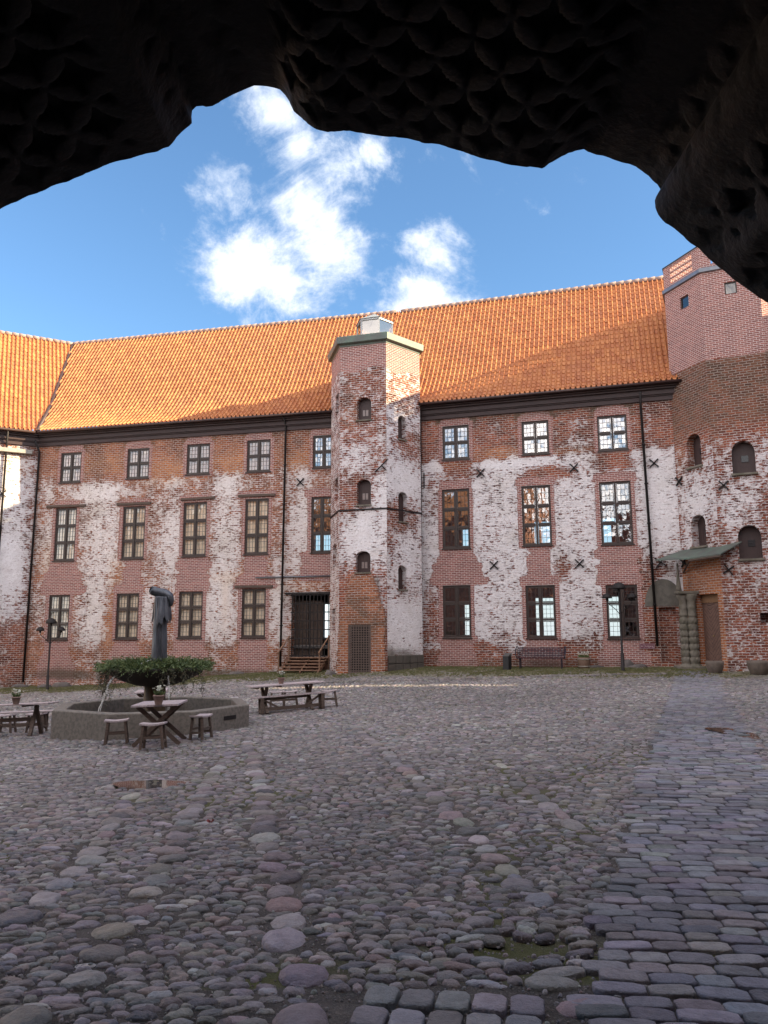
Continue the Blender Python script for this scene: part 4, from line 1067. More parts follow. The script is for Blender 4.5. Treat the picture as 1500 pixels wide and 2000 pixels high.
def mesh_np(name, V, Fq, cols=None, m=None, smooth=True, parent=None):
    """V (n,3); Fq list of int arrays of shape (k,3) or (k,4)"""
    me = bpy.data.meshes.new(name); me.vertices.add(len(V)); me.vertices.foreach_set('co', V.astype(np.float32).ravel())
    nl = sum(f.size for f in Fq); nf = sum(len(f) for f in Fq)
    me.loops.add(nl); me.loops.foreach_set('vertex_index', np.concatenate([f.ravel() for f in Fq]).astype(np.int32))
    me.polygons.add(nf); tot = np.concatenate([np.full(len(f), f.shape[1]) for f in Fq]); st = np.concatenate([[0], np.cumsum(tot)[:-1]])
    me.polygons.foreach_set('loop_start', st.astype(np.int32)); me.update(calc_edges=True)
    me.polygons.foreach_set('use_smooth', np.full(nf, smooth))
    if cols is not None:
        A = me.attributes.new('tint', 'FLOAT_COLOR', 'POINT'); c4 = np.ones((len(V), 4), np.float32); c4[:, :3] = cols; A.data.foreach_set('color', c4.ravel())
    if m: me.materials.append(m)
    o = bpy.data.objects.new(name, me); COL.objects.link(o); o.parent = parent; return o

def stone_mat(name, rough, bs, bstr):
    M = bpy.data.materials.new(name); M.use_nodes = True; T = NT(M.node_tree)
    tc = T.n('ShaderNodeTexCoord').outputs['Object']; at = T.n('ShaderNodeAttribute', attribute_name='tint').outputs['Color']
    n1 = T.noise(tc, 14, 5, .65); n2 = T.noise(tc, bs, 5, .7); n3 = T.noise(tc, .35, 3); n4 = T.noise(T.vmul(tc, (1, 1, 3)), 160, 2)
    c = T.mix(T.m('MULTIPLY', T.ss(n1, .35, .7), .5), at, T.mix(1.0, at, (.48, .46, .46), 'MULTIPLY'))
    c = T.mix(T.m('MULTIPLY', T.ss(n2, .55, .8), .35), c, (.34, .31, .31))
    c = T.mix(T.m('MULTIPLY', T.ss(n4, .62, .72), .25), c, (.03, .025, .025))
    h = T.m('ADD', T.m('MULTIPLY', n1, 1.2), T.m('MULTIPLY', n2, .6))
    b = T.n('ShaderNodeBump', i={'Strength': bstr, 'Distance': .022, 'Height': h})
    r = T.m('ADD', T.m('MULTIPLY', n1, .35), rough-.15)
    p = T.n('ShaderNodeBsdfPrincipled', i={'Base Color': c, 'Roughness': r, 'Normal': b.outputs[0], 'Specular IOR Level': .45})
    o = T.n('ShaderNodeOutputMaterial'); T.t.links.new(p.outputs[0], o.inputs[0]); return M
COBM = stone_mat('cobble_stone', .46, 60, .9); SETM = stone_mat('sett_stone', .46, 70, .9)

def soil_mat():
    M = bpy.data.materials.new('sandy_joints'); M.use_nodes = True; T = NT(M.node_tree)
    tc = T.n('ShaderNodeTexCoord').outputs['Object']; mo = T.n('ShaderNodeAttribute', attribute_name='moss').outputs['Fac']
    n1 = T.noise(tc, 1.3, 5, .65); n2 = T.noise(tc, 45, 5, .75); v = T.n('ShaderNodeTexVoronoi', i={'Vector': tc, 'Scale': 110.0})
    c = T.mix(T.ss(n1, .35, .65), (.060, .052, .046), (.125, .108, .095)); c = T.mix(T.m('MULTIPLY', T.ss(v.outputs['Color'], .6, .95), .45), c, (.24, .21, .19))
    c = T.mix(T.ss(T.m('ADD', mo, T.m('MULTIPLY', T.m('SUBTRACT', n1, .5), .8)), .35, .75), c, T.mix(n2, (.05, .055, .018), (.14, .135, .055)))
    h = T.m('ADD', n2, T.m('MULTIPLY', v.outputs['Distance'], .5))
    b = T.n('ShaderNodeBump', i={'Strength': .8, 'Distance': .02, 'Height': h})
    p = T.n('ShaderNodeBsdfPrincipled', i={'Base Color': c, 'Roughness': .92, 'Normal': b.outputs[0], 'Specular IOR Level': .2})
    o = T.n('ShaderNodeOutputMaterial'); T.t.links.new(p.outputs[0], o.inputs[0]); return M
gx = np.concatenate([np.linspace(-60, -14, 60), np.linspace(-13.7, 16, 210), np.linspace(16.5, 60, 60)]); gy = np.concatenate([np.linspace(-30, 2, 30), np.linspace(2.1, 12, 120), np.linspace(12.15, 45, 190), np.linspace(46, 80, 30)])
GX, GY = np.meshgrid(gx, gy, indexing='ij'); nx, ny = GX.shape
puddles = [(gp(290, 1537), .38, .30), (gp(1435, 1434), .24, .62)]
def pud(x, y, k=1.0):
    m_ = np.zeros(np.shape(x))
    for P, a, b in puddles: m_ = np.maximum(m_, np.clip(1.6-np.sqrt(((x-P.x)/(a*k))**2+((y-P.y)/(b*k))**2), 0, 1))
    return m_
SANDP = gp(1055, 1855)
GZ = gz(GX, GY) + .012*fnoise(GX, GY, 2.3)
GZ -= .035*np.exp(-(((GX-SANDP.x)/.5)**2+((GY-SANDP.y)/.3)**2))
V = np.stack([GX, GY, GZ], -1).reshape(-1, 3); I = np.arange(nx*ny).reshape(nx, ny)
Fg = np.stack([I[:-1, :-1], I[1:, :-1], I[1:, 1:], I[:-1, 1:]], -1).reshape(-1, 4)
ground = mesh_np('ground', V, [Fg], None, soil_mat()); tag(ground, 'sandy soil in the joints of the courtyard paving', kind='structure')
wd = wall_dist(V[:, 0], V[:, 1]); mossv = np.clip((5.2+.9*fnoise(V[:, 0], V[:, 1], .5)-wd)/1.6, 0, 1)*(wd > -1)
mossv = np.maximum(mossv, .62*np.clip(1.1-np.abs(fnoise(V[:, 0], V[:, 1], .6, 2))*1.6, 0, 1)*(V[:, 1] > 3.8))
A = ground.data.attributes.new('moss', 'FLOAT', 'POINT'); A.data.foreach_set('value', mossv.astype(np.float32))

def template(nseg, rings, power):
    vs = []; 
    for r, z in rings:
        if r == 0: vs.append((0, 0, z, 0)); continue
        for k in range(nseg):
            a = 2*math.pi*(k+.5)/nseg; c, s = math.cos(a), math.sin(a); q = (abs(c)**power+abs(s)**power)**(-1/power)
            vs.append((c*q*r, s*q*r, z, k))
    nr = len([1 for r in rings if r[0] > 0]); Q = []; Tn = []
    for i in range(nr-1):
        for k in range(nseg): Q.append((i*nseg+k, i*nseg+(k+1) % nseg, (i+1)*nseg+(k+1) % nseg, (i+1)*nseg+k))
    for k in range(nseg): Tn.append(((nr-1)*nseg+k, (nr-1)*nseg+(k+1) % nseg, nr*nseg))
    return np.array(vs, float), np.array(Q), np.array(Tn), nseg
T_NEAR = template(12, [(1.0, -.9), (.99, .10), (.93, .48), (.80, .78), (.55, .95), (0, 1.0)], 2.5)
T_MID = template(8, [(1.0, -.6), (.95, .35), (.72, .85), (0, 1.0)], 2.4)
T_FAR = template(6, [(1.0, -.3), (.75, .75), (0, 1.0)], 2.2)
S_NEAR = template(16, [(1.0, -.8), (1.0, .60), (.97, .90), (.90, 1.0), (.5, 1.01), (0, 1.01)], 8)
S_FAR = template(8, [(1.0, -.4), (.93, .8), (.8, 1.0), (0, 1.02)], 7)
PAL = 1.06*np.array([(.200,.184,.178),(.212,.184,.180),(.172,.168,.178),(.205,.184,.162),(.300,.280,.272),(.172,.154,.145),(.245,.218,.212),(.130,.122,.122),(.225,.180,.168)])
PALS = 1.18*np.array([(.172,.168,.188),(.155,.156,.180),(.190,.180,.190),(.142,.142,.164),(.185,.172,.172),(.160,.158,.176)])
def stones(tpl, X, Y, A_, B_, H, ROT, pal, irr=.1, sink=.0, mossy=True):
    tv, Q, Tr, nseg = tpl; n = len(X); k = len(tv)
    jit = 1+RS.uniform(-irr, irr, (n, nseg)); jit = (jit+np.roll(jit, 1, 1))/2 if irr > .03 else jit
    j = jit[:, tv[:, 3].astype(int)]
    lx = tv[None, :, 0]*A_[:, None]*j; ly = tv[None, :, 1]*B_[:, None]*j
    tl = .045 if not mossy else .10; tx = RS.uniform(-tl, tl, n)[:, None]; ty_ = RS.uniform(-tl, tl, n)[:, None]
    lz = tv[None, :, 2]*H[:, None] + (lx*tx+ly*ty_)*(tv[None, :, 2] > 0)
    if k > 60 and irr > .1:      # chipped, faceted near stones
        nz_ = RS.normal(0, .10, (n, k))*(tv[None, :, 2] > 0); lz = lz+nz_*H[:, None]
        cut = RS.uniform(0, 6.28, n)[:, None]; q_ = (lx*np.cos(cut)/A_[:, None]+ly*np.sin(cut)/B_[:, None]); lz = lz-np.clip(q_-.35, 0, 1)*H[:, None]*.55*(tv[None, :, 2] > .2)
    c, s = np.cos(ROT)[:, None], np.sin(ROT)[:, None]
    Z0 = gz(X, Y)+.012*fnoise(X, Y, 2.3)-sink
    V = np.stack([X[:, None]+lx*c-ly*s, Y[:, None]+lx*s+ly*c, Z0[:, None]+lz], -1).reshape(-1, 3)
    off = (np.arange(n)*k)[:, None, None]
    Fs = [(Q[None]+off).reshape(-1, 4), (Tr[None]+off).reshape(-1, 3)]
    col = pal[RS.randint(0, len(pal), n)]*RS.uniform(.60, 1.36, (n, 1))*(1+RS.normal(0, .045, (n, 3)))
    lf = 1+.16*fnoise(X, Y, .5, 1)[:, None]; col = col*lf
    if mossy:
        wdd = wall_dist(X, Y); mo = np.clip((5.0+.9*fnoise(X, Y, .6)-wdd)/1.8, 0, 1)[:, None]*.88*(.55+.45*(fnoise(X*1.7, Y*1.7, .9)[:, None] > -.1))
        col = col*(1-mo)+np.array([.150, .138, .072])*RS.uniform(.6, 1.4, (n, 1))*mo
    return V, Fs, np.repeat(col, k, 0)
def inpath(x, y): return (x > pathL(y)-.02) & (x < pathR(y)+.02) & (y > 2.6) & (y < 31.5)
FC = Vector((-5.38, 18.5, 0))
def blocked(x, y):
    b = wall_dist(x, y) < .12
    b |= np.hypot(x-FC.x, y-FC.y) < 2.15
    b |= ((x-Cc.x)**2+(y-Cc.y)**2) < (S6*.93)**2
    b |= ((x-Oc.x)**2+(y-Oc.y)**2) < (2.45)**2
    dw_ = (x-CORN_P.x)*nW.x+(y-CORN_P.y)*nW.y; b |= dw_ < .1
    return b
def curve_pts(pts, step):
    P = [gp(*p) for p in pts]; out = []
    for a, b in zip(P, P[1:]):
        L = (b-a).length; k = max(1, int(L/step)); out += [a+(b-a)*(i/k) for i in range(k)]
    return out
big = []
for pts, st, w1 in (([(60,1999),(160,1915),(230,1820),(290,1745),(330,1680),(365,1600),(415,1520),(450,1470)], .24, .22),
                    ([(600,1999),(585,1910),(565,1840),(555,1770),(540,1700),(520,1640),(512,1540),(490,1470),(480,1440)], .26, .23),
                    ([(1060,1760),(980,1700),(900,1610),(820,1530),(740,1460),(690,1420)], .27, .2), ([(250,1560),(180,1680),(90,1760),(0,1840)], .28, .2), ([(1150,1640),(1050,1560),(960,1480)], .4, .17)):
    cp_pts = curve_pts(pts, st)
    for i, p in enumerate(cp_pts):
        q = cp_pts[min(i+1, len(cp_pts)-1)]; an = 0.0
        big.append((p.x+random.uniform(-.04, .04), p.y, w1*random.uniform(.6, 1.0)*.62, st*random.uniform(.40, .52)*.95, random.uniform(-.25, .25)))
big += [(gp(1080,1925).x, gp(1080,1925).y, .13, .075, .05), (gp(1140,1975).x, gp(1140,1975).y, .12, .08, 0), (gp(935,1805).x, gp(935,1805).y, .09, .08, 0), (gp(965,1840).x, gp(965,1840).y, .06, .06, 0), (gp(1070,1905).x+.05, gp(1070,1905).y-.0, .13, .06, .1)]
BG = np.array(big)
def cobbles(y0, y1, tpl, wmean, pmean, name):
    X = []; Y = []; A_ = []; B_ = []
    y = y0
    while y < y1:
        p = pmean*RS.uniform(.8, 1.25); hw = .62*y+2.2
        x = -hw-RS.uniform(0, .2)
        xmax = hw
        while x < xmax:
            w_ = wmean*np.clip(RS.lognormal(0, .33), .5, 2.0); X.append(x+w_/2); Y.append(y+RS.normal(0, p*.13)); A_.append(w_*.5*.96); B_.append(p*.5*RS.uniform(.82, 1.12)); x += w_
        y += p*.94
    X = np.array(X); Y = np.array(Y); A_ = np.array(A_); B_ = np.array(B_)
    wx = .10*fnoise(X, Y, 1.1); wy = .16*fnoise(X, Y, .8, 2)+.05*fnoise(X, Y, 3.1, 1); X = X+wx; Y = Y+wy
    k = ~inpath(X, Y) & ~blocked(X, Y) & (pud(X, Y) < .62)
    sand = np.exp(-(((X-SANDP.x)/.34)**2+((Y-SANDP.y)/.18)**2)); k &= RS.uniform(0, 1, len(X)) > sand*1.1
    patch_ = np.abs(X-.28)*1.0 < .62; k &= ~(patch_ & (Y < 3.80))
    for bx, by, a, b, _ in big:
        k &= ~((((X-bx)/(a+.045))**2+((Y-by)/(b+.03))**2) < 1)
    k &= (X > -21) & (X < 21)
    X, Y, A_, B_ = X[k], Y[k], A_[k], B_[k]; n = len(X)
    H = np.minimum(A_, B_)*RS.uniform(.42, .80, n)
    return stones(tpl, X, Y, A_*RS.uniform(.9, 1.0, n), B_, H, RS.normal(0, .16, n)+.25*fnoise(X, Y, .4), PAL, .19, .004)
def gravel(n, y0, y1):
    Y = y0+(y1-y0)*RS.uniform(0, 1, n)**1.3; X = RS.uniform(-1, 1, n)*(.56*Y+.3); k = ~blocked(X, Y) & (pud(X, Y) < .6); X, Y = X[k], Y[k]; n = len(X)
    s_ = RS.uniform(.003, .008, n)*RS.choice([1, 1, 1, 1.8], n); return stones(T_FAR, X, Y, s_*RS.uniform(1, 1.5, n), s_, s_*.9, RS.uniform(0, 3, n), PAL*1.1, .2, -.003)
parts = [gravel(9000, 2.8, 8.0), cobbles(2.7, 7.6, T_NEAR, .108, .064, ''), cobbles(7.6, 15, T_MID, .115, .071, ''), cobbles(15, 41.5, T_FAR, .135, .093, '')]
k = ~inpath(BG[:, 0], BG[:, 1]-.0)
b_ = stones(T_NEAR, BG[:, 0], BG[:, 1], BG[:, 2], BG[:, 3], np.minimum(BG[:, 2], BG[:, 3])*.30, BG[:, 4], PAL, .13, .0); parts.append(b_)
def joinp(parts, name, m, label):
    Vs = []; Qs = []; Ts = []; Cs = []; o = 0
    for V, Fs, C in parts: Vs.append(V); Qs.append(Fs[0]+o); Ts.append(Fs[1]+o); Cs.append(C); o += len(V)
    ob = mesh_np(name, np.concatenate(Vs), [np.concatenate(Qs), np.concatenate(Ts)], np.concatenate(Cs), m); tag(ob, label, kind='structure'); print(name, o); return ob
joinp(parts, 'cobblestone_paving', COBM, 'rounded fieldstone cobbles covering the courtyard')
# sett path
sp = []
for y0, y1, tpl in ((2.6, 12, S_NEAR), (12, 31.3, S_FAR)):
    X = []; Y = []; A_ = []; B_ = []; y = y0; r = 0
    while y < y1:
        p = .118*RS.uniform(.92, 1.08) if y < 12 else .135
        xl = float(pathL(y)) + RS.uniform(-.09, .09); xr = float(pathR(y)) + RS.uniform(-.08, .08); x = xl
        while x < xr:
            w_ = .215*np.clip(RS.normal(1, .14), .65, 1.35); X.append(x+w_/2); Y.append(y-(x-xl)*.10+RS.normal(0, .004)); A_.append(w_/2*.965); B_.append(p/2*.93); x += w_
        y += p; r += 1
    X, Y, A_, B_ = map(np.array, (X, Y, A_, B_)); Y = Y+.03*fnoise(X, Y, 1.2)
    n = len(X); sp.append(stones(tpl, X, Y, A_, B_, np.full(n, .024)*RS.uniform(.8, 1.2, n), RS.normal(-.10, .018, n), PALS, .035, .0, mossy=False))
X = []; Y = []
for r in range(3):
    for c in range(5): X.append(-.12+c*.155+r*.05); Y.append(3.33+r*.175-c*.03)
X = np.array(X); Y = np.array(Y); n = len(X)
sp.append(stones(S_NEAR, X, Y, np.full(n, .072), np.full(n, .082), np.full(n, .035), np.full(n, -.2)+RS.normal(0, .03, n), PALS*1.1, .03, 0, False))
# kerb row of setts parallel to the wall
KA = [gp(480, 1342), gp(800, 1331), gp(1000, 1325), gp(1180, 1320), gp(1310, 1318)]
X = []; Y = []; RO = []
for a, b in zip(KA, KA[1:]):
    L = (b-a).length; k = int(L/.2); an = math.atan2(b.y-a.y, b.x-a.x)
    for i in range(k):
        q = a+(b-a)*(i/k)
        for rr in (0, .26): X.append(q.x-math.sin(an)*rr); Y.append(q.y+math.cos(an)*rr); RO.append(an+RS.normal(0, .04))
X = np.array(X); Y = np.array(Y); n = len(X)
sp.append(stones(S_FAR, X, Y, np.full(n, .088), np.full(n, .12), np.full(n, .06), np.array(RO), np.array([(.24,.21,.19),(.20,.18,.17)]), .04, 0, False))
joinp(sp, 'sett_path', SETM, 'path of flat rectangular granite setts running to the right tower door')
# puddles
WAT = bpy.data.materials.new('puddle_water'); WAT.use_nodes = True; T = NT(WAT.node_tree)
p_ = T.n('ShaderNodeBsdfPrincipled', i={'Base Color': (.05, .038, .03, 1), 'Roughness': .03, 'IOR': 1.33, 'Specular IOR Level': .9}); o_ = T.n('ShaderNodeOutputMaterial'); T.t.links.new(p_.outputs[0], o_.inputs[0])
for i, (P, a, b) in enumerate(puddles):
    mb = MB(); K = 36; vs = []
    for k in range(K):
        t = 2*math.pi*k/K; q = 1+.12*math.sin(3*t+i)+.08*math.sin(5*t+2*i)+random.uniform(-.04, .04); vs.append((P.x+a*1.15*q*math.cos(t), P.y+b*1.15*q*math.sin(t), g1(P.x, P.y)+.026))
    mb.add(vs, [tuple(range(K))]); tag(mb.build('puddle', WAT), ['small clear puddle on the cobbles in front of the fountain', 'brown muddy puddle beside the sett path'][i], kind='structure')

# moss and grass tufts along the wall foot
mg = []; cols = []
mv = []; mf = []; n0 = 0
for _ in range(14000):
    x = random.uniform(-19, 13); base = OJ.y + (OJ.x-x)*math.tan(YL if x < OJ.x else YR); d = abs(random.gauss(0, 2.0))+.05; y = base-d
    if blocked(np.array([x]), np.array([y]))[0] or d > 4.6: continue
    z = g1(x, y) if _ % 1 == 0 else 0; s = random.uniform(.03, .09); h = random.uniform(.03, .07)
    for k in range(3):
        an = random.uniform(0, 6.28); c, s_ = math.cos(an)*s, math.sin(an)*s; ox, oy = random.uniform(-.05, .05), random.uniform(-.05, .05)
        mv += [(x+ox-c, y+oy-s_, z), (x+ox+c, y+oy+s_, z), (x+ox+c*.4, y+oy+s_*.4, z+h)]; mf.append((n0, n0+1, n0+2)); n0 += 3
me = bpy.data.meshes.new('moss'); me.from_pydata(mv, [], mf); me.materials.append(mat('moss_green', (.11, .115, .04), .9, scale=1.5, col2=(.17, .15, .075), var=.3)); mo_ = bpy.data.objects.new('moss', me); COL.objects.link(mo_); tag(mo_, 'moss and short grass along the foot of the castle wall', 'moss', kind='stuff')

# ------------------------------------------------------------------ vault overhead and the gate passage the viewer stands in
YA = 2.6
outl = [(-260,560),(-120,470),(0,408),(60,380),(150,345),(220,318),(290,300),(330,287),(345,268),(360,252),(373,240),(374,222),(377,210),(390,206),(415,206),(432,197),(455,184),(480,173),(490,168),(515,168),(540,171),(552,180),(562,192),(568,204),(575,216),(588,230),(600,243),(618,252),(640,258),(665,256),(690,256),(740,266),(790,270),(830,278),(870,285),(920,303),(950,312),(980,318),(1010,324),(1035,326),(1058,328),(1072,318),(1090,308),(1110,298),(1130,292),(1140,293),(1148,297),(1165,303),(1190,308),(1210,315),(1235,322),(1255,332),(1268,342),(1275,352),(1284,360),(1292,368),(1291,372),(1283,380),(1279,392),(1280,406),(1285,420),(1300,436),(1320,450),(1340,466),(1360,480),(1385,503),(1420,535),(1460,565),(1500,592),(1560,640),(1660,740)]
def vp_(px, py): d = ray(px, py); P = CP+d*(YA/d.y); return P.x, P.z
OU = [vp_(*p) for p in outl]
OU = [(-2.35, -1.0), (-2.3, .4), (-2.2, 1.3)]+[q for q in OU if -2.2 < q[0] < 2.3]+[(2.35, 1.2), (2.4, .4), (2.4, -1.0)]
# resample with a little chipping
pts = []
for (x0, z0), (x1, z1) in zip(OU, OU[1:]):
    L = math.hypot(x1-x0, z1-z0); k = max(1, int(L/.011))
    for i in range(k): pts.append((x0+(x1-x0)*i/k, z0+(z1-z0)*i/k))
pts.append(OU[-1]); pts = np.array(pts)
ch = np.array([mn.fractal(Vector((p[0]*14, p[1]*14, 3)), .8, 2, 4) for p in pts])*.006
ch *= (pts[:, 1] > 1.3)
tan_ = np.gradient(pts, axis=0); tan_ /= np.linalg.norm(tan_, axis=1)[:, None]; nor = np.stack([-tan_[:, 1], tan_[:, 0]], 1)   # pointing up/outward
pts = pts + nor*ch[:, None]
# smooth outline used for the inner (nearer) part, so ribs fade inward
npt = len(pts); arcl = np.concatenate([[0], np.cumsum(np.hypot(*np.diff(pts, axis=0).T))])
kern = np.ones(65)/65
sm = np.stack([np.convolve(np.pad(pts[:, i], 32, mode='edge'), kern, 'valid') for i in (0, 1)], 1)
ts_ = np.gradient(sm, axis=0); ts_ /= np.linalg.norm(ts_, axis=1)[:, None]; nor_s = np.stack([-ts_[:, 1], ts_[:, 0]], 1)
NV = 300; ts = np.linspace(0, 1, NV); VV = np.zeros((npt, NV, 3))
for j, t in enumerate(ts):
    y = YA - t*2.9
    f_ = min(1, t*1.2); base = (pts-nor*ch[:, None]*min(1, t*12))*(1-f_*.7)+sm*(f_*.7)
    cen = np.array([0.0, 1.4]); scl = 1+.10*t
    q = (base-cen)*scl+cen
    # quatrefoil lattice relief on the broad panels, ribs between
    a = (arcl+t*2.9)/.21+.2; b = (t*2.9-arcl)/.21
    # interlaced circles: raised petals, deep lozenge holes between them
    fa = a-np.floor(a)-.5; fb = b-np.floor(b)-.5
    dh = np.minimum(.5-np.abs(fb)-.23*(1-4*fa*fa), .5-np.abs(fa)-.23*(1-4*fb*fb))
    pet = np.clip(dh/.05+.15, 0, 1)+.10*np.clip(-dh/.2, 0, 1)*-1
    up_ = np.clip((pts[:, 1]-2.0)/.5, 0, 1)
    xr = pts[:, 0]/np.maximum(pts[:, 1]-.9, .3)      # angular place along the arch
    rib = np.zeros(npt)
    for c_, w_ in ((-.33, .035), (-.16, .03), (.36, .05), (.62, .03), (-.62, .035)): rib = np.maximum(rib, np.exp(-((xr-c_)/w_)**2))
    panel = 1-np.clip(rib*1.6, 0, 1); panel *= 1-np.exp(-((xr+.24)/.06)**2); panel *= 1-np.exp(-((xr-.48)/.07)**2)
    rise = np.clip(t*14, 0, 1)
    disp = up_*rise*(panel*.05*pet - rib*.03)
    q = q + nor_s*disp[:, None]
    VV[:, j, 0] = q[:, 0]; VV[:, j, 1] = y; VV[:, j, 2] = q[:, 1]
I = np.arange(npt*NV).reshape(npt, NV)
Fv = np.stack([I[:-1, :-1], I[:-1, 1:], I[1:, 1:], I[1:, :-1]], -1).reshape(-1, 4)
DARKST = mat('dark_carved_stone', (.036, .029, .027), .85, scale=5, var=.4, bump=.5, bscale=30)  # one even, very dark base colour
pas = empty('gate_passage', (0, YA, 0)); tag(pas, 'dark vaulted gate passage of carved stone framing the view from above', 'archway')
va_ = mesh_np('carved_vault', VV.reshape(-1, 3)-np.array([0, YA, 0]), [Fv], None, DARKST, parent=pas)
# court side face of the passage: wall sheet above and beside the opening
fw_ = MB(); n_ = npt
vs = [(x, .0, z) for x, z in pts]+[(x*1.0, .0, 6.0) for x, z in pts]
fs = []
for i in range(npt-1):
    if pts[i+1][0]-pts[i][0] > 1e-5: fs.append((i, i+1, n_+i+1, n_+i))
    elif pts[i+1][0]-pts[i][0] < -1e-5: pass
ow = MATS.get('ow') or mat('plain_brick', (.30, .15, .11), .9, scale=2)
# constrained fill instead: polygon above the outline
bm = bmesh.new(); loop = [bm.verts.new((x, 0, z)) for x, z in pts[::2]]+[bm.verts.new(v) for v in ((26, 0, -1), (26, 0, 12.5), (9, 0, 12.5), (9, 0, 6.5), (-9, 0, 6.5), (-9, 0, 12.5), (-56, 0, 12.5), (-56, 0, -1))]
es = [bm.edges.new((loop[i], loop[(i+1) % len(loop)])) for i in range(len(loop))]
bmesh.ops.triangle_fill(bm, use_beauty=True, edges=es)
me = bpy.data.meshes.new('court_front'); bm.to_mesh(me); bm.free(); me.materials.append(ow); o = bpy.data.objects.new('court_front', me); COL.objects.link(o); o.parent = pas
rm = MB()      # closed passage behind
for c, s in (((-3.0, -3.5, 2.2), (.3, 6.8, 7.0)), ((3.0, -3.5, 2.2), (.3, 6.8, 7.0)), ((0, -7.1, 2.2), (6.4, .3, 7.0)), ((0, -3.6, 5.2), (6.4, 7.2, .3))):
    rm.box(c, s)
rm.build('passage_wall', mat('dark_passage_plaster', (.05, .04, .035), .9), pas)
rfm = MB()
for x0, x1 in ((-56, -9), (9, 26)):
    rfm.add([(x0, .6, 12.3), (x1, .6, 12.3), (x1, -5, 17.5), (x0, -5, 17.5)], [(0, 1, 2, 3)]); rfm.add([(x0, -10.5, 12.3), (x1, -10.5, 12.3), (x1, -5, 17.46), (x0, -5, 17.46)], [(0, 1, 2, 3)])
rfm.add([(-9, 0, 6.5), (9, 0, 6.5), (9, -10.4, 6.6), (-9, -10.4, 6.6)], [(0, 1, 2, 3)])
rfm.build('roof', TILE, pas)
mb = MB(); mb.add([(-56, -10.4, -1), (26, -10.4, -1), (26, -10.4, 12.4), (-56, -10.4, 12.4)], [(0, 1, 2, 3)])
for x in (-56, -9, 9, 26): mb.add([(x, -.01, -1), (x, -10.4, -1), (x, -10.4, 12.4), (x, -5, 17.4), (x, -.01, 12.4)], [(0, 1, 2, 3, 4)])
mb.build('outer_wall', ow, pas)

# ------------------------------------------------------------------ fountain
zF = -.54
fo_ = empty('fountain', (FC.x, FC.y, zF)); tag(fo_, 'octagonal grey stone fountain basin with a round bowl on a rusty pillar', 'fountain')
def octv(r, a0=-97): return [Vector((r*math.cos(R(a0+45*k)), r*math.sin(R(a0+45*k)), 0)) for k in range(8)]
mb = MB(); vs = []
for r, z in ((2.28, -.35), (2.28, .51), (2.26, .53), (2.0, .53), (1.98, .51), (1.90, -.1), (.3, -.12)): vs += [v+Vector((0, 0, z)) for v in octv(r)]
mb.add(vs, [(i*8+k, i*8+(k+1) % 8, (i+1)*8+(k+1) % 8, (i+1)*8+k) for i in range(6) for k in range(8)]); mb.build('basin', CONC, fo_, bevel=.008)
mb = MB(); mb.add([v+Vector((0, 0, .12)) for v in octv(1.915)], [tuple(range(8))]); mb.build('water', WAT, fo_)
V3_, V4_ = octv(2.285)[1], octv(2.285)[2]; mm = V3_+(V4_-V3_)*.62; dd_ = (V4_-V3_).normalized()
MB().bar(mm-dd_*.2+Vector((0, 0, .30)), mm+dd_*.2+Vector((0, 0, .30)), .012, .09).build('plaque', IRON, fo_)
mb = MB(); mb.lathe([(.27, -.1), (.25, .3), (.24, 1.1)], n=20); mb.build('pillar', CORTEN, fo_)
mb = MB(); mb.lathe([(.24, .93), (.45, .97), (.75, 1.07), (1.0, 1.20), (1.12, 1.32), (1.14, 1.37), (1.08, 1.37), (.9, 1.27), (.3, 1.2)], n=40); mb.build('bowl', mat('dark_bowl', (.055, .048, .04), .6, scale=5, var=.4), fo_)
WJ = bpy.data.materials.new('falling_water'); WJ.use_nodes = True; T = NT(WJ.node_tree)
a_ = T.n('ShaderNodeBsdfPrincipled', i={'Base Color': (.85, .85, .82, 1), 'Roughness': .15}); b_s = T.n('ShaderNodeBsdfTransparent'); mx_ = T.n('ShaderNodeMixShader', i={0: .62, 1: b_s.outputs[0], 2: a_.outputs[0]}); o_ = T.n('ShaderNodeOutputMaterial'); T.t.links.new(mx_.outputs[0], o_.inputs[0])
def jet(x0, y0, dx, dy, h0, h1, r=.012):
    mb = MB()
    for q in range(3):
        pts = []
        for i in range(14):
            t = i/13; pts.append(Vector((x0+dx*t+random.uniform(-.012, .012)*t*2+q*.015, y0+dy*t, h0+(h1-h0)*t*t*(.75)+(h1-h0)*.25*t)))
        mb.tube(pts, [r*(1-.4*i/13)*random.uniform(.6, 1.2) for i in range(14)], 5)
    mb.build('water_jet', WJ, fo_)
jet(-.66, -.90, -.30, -.22, 1.22, .14); jet(.55, -.95, .10, -.2, 1.22, .14, .005)
jet(-.05, -.15, -.28, -.45, 1.55, 1.38, .007); jet(.12, .1, .6, .2, 1.6, 1.38, .005)
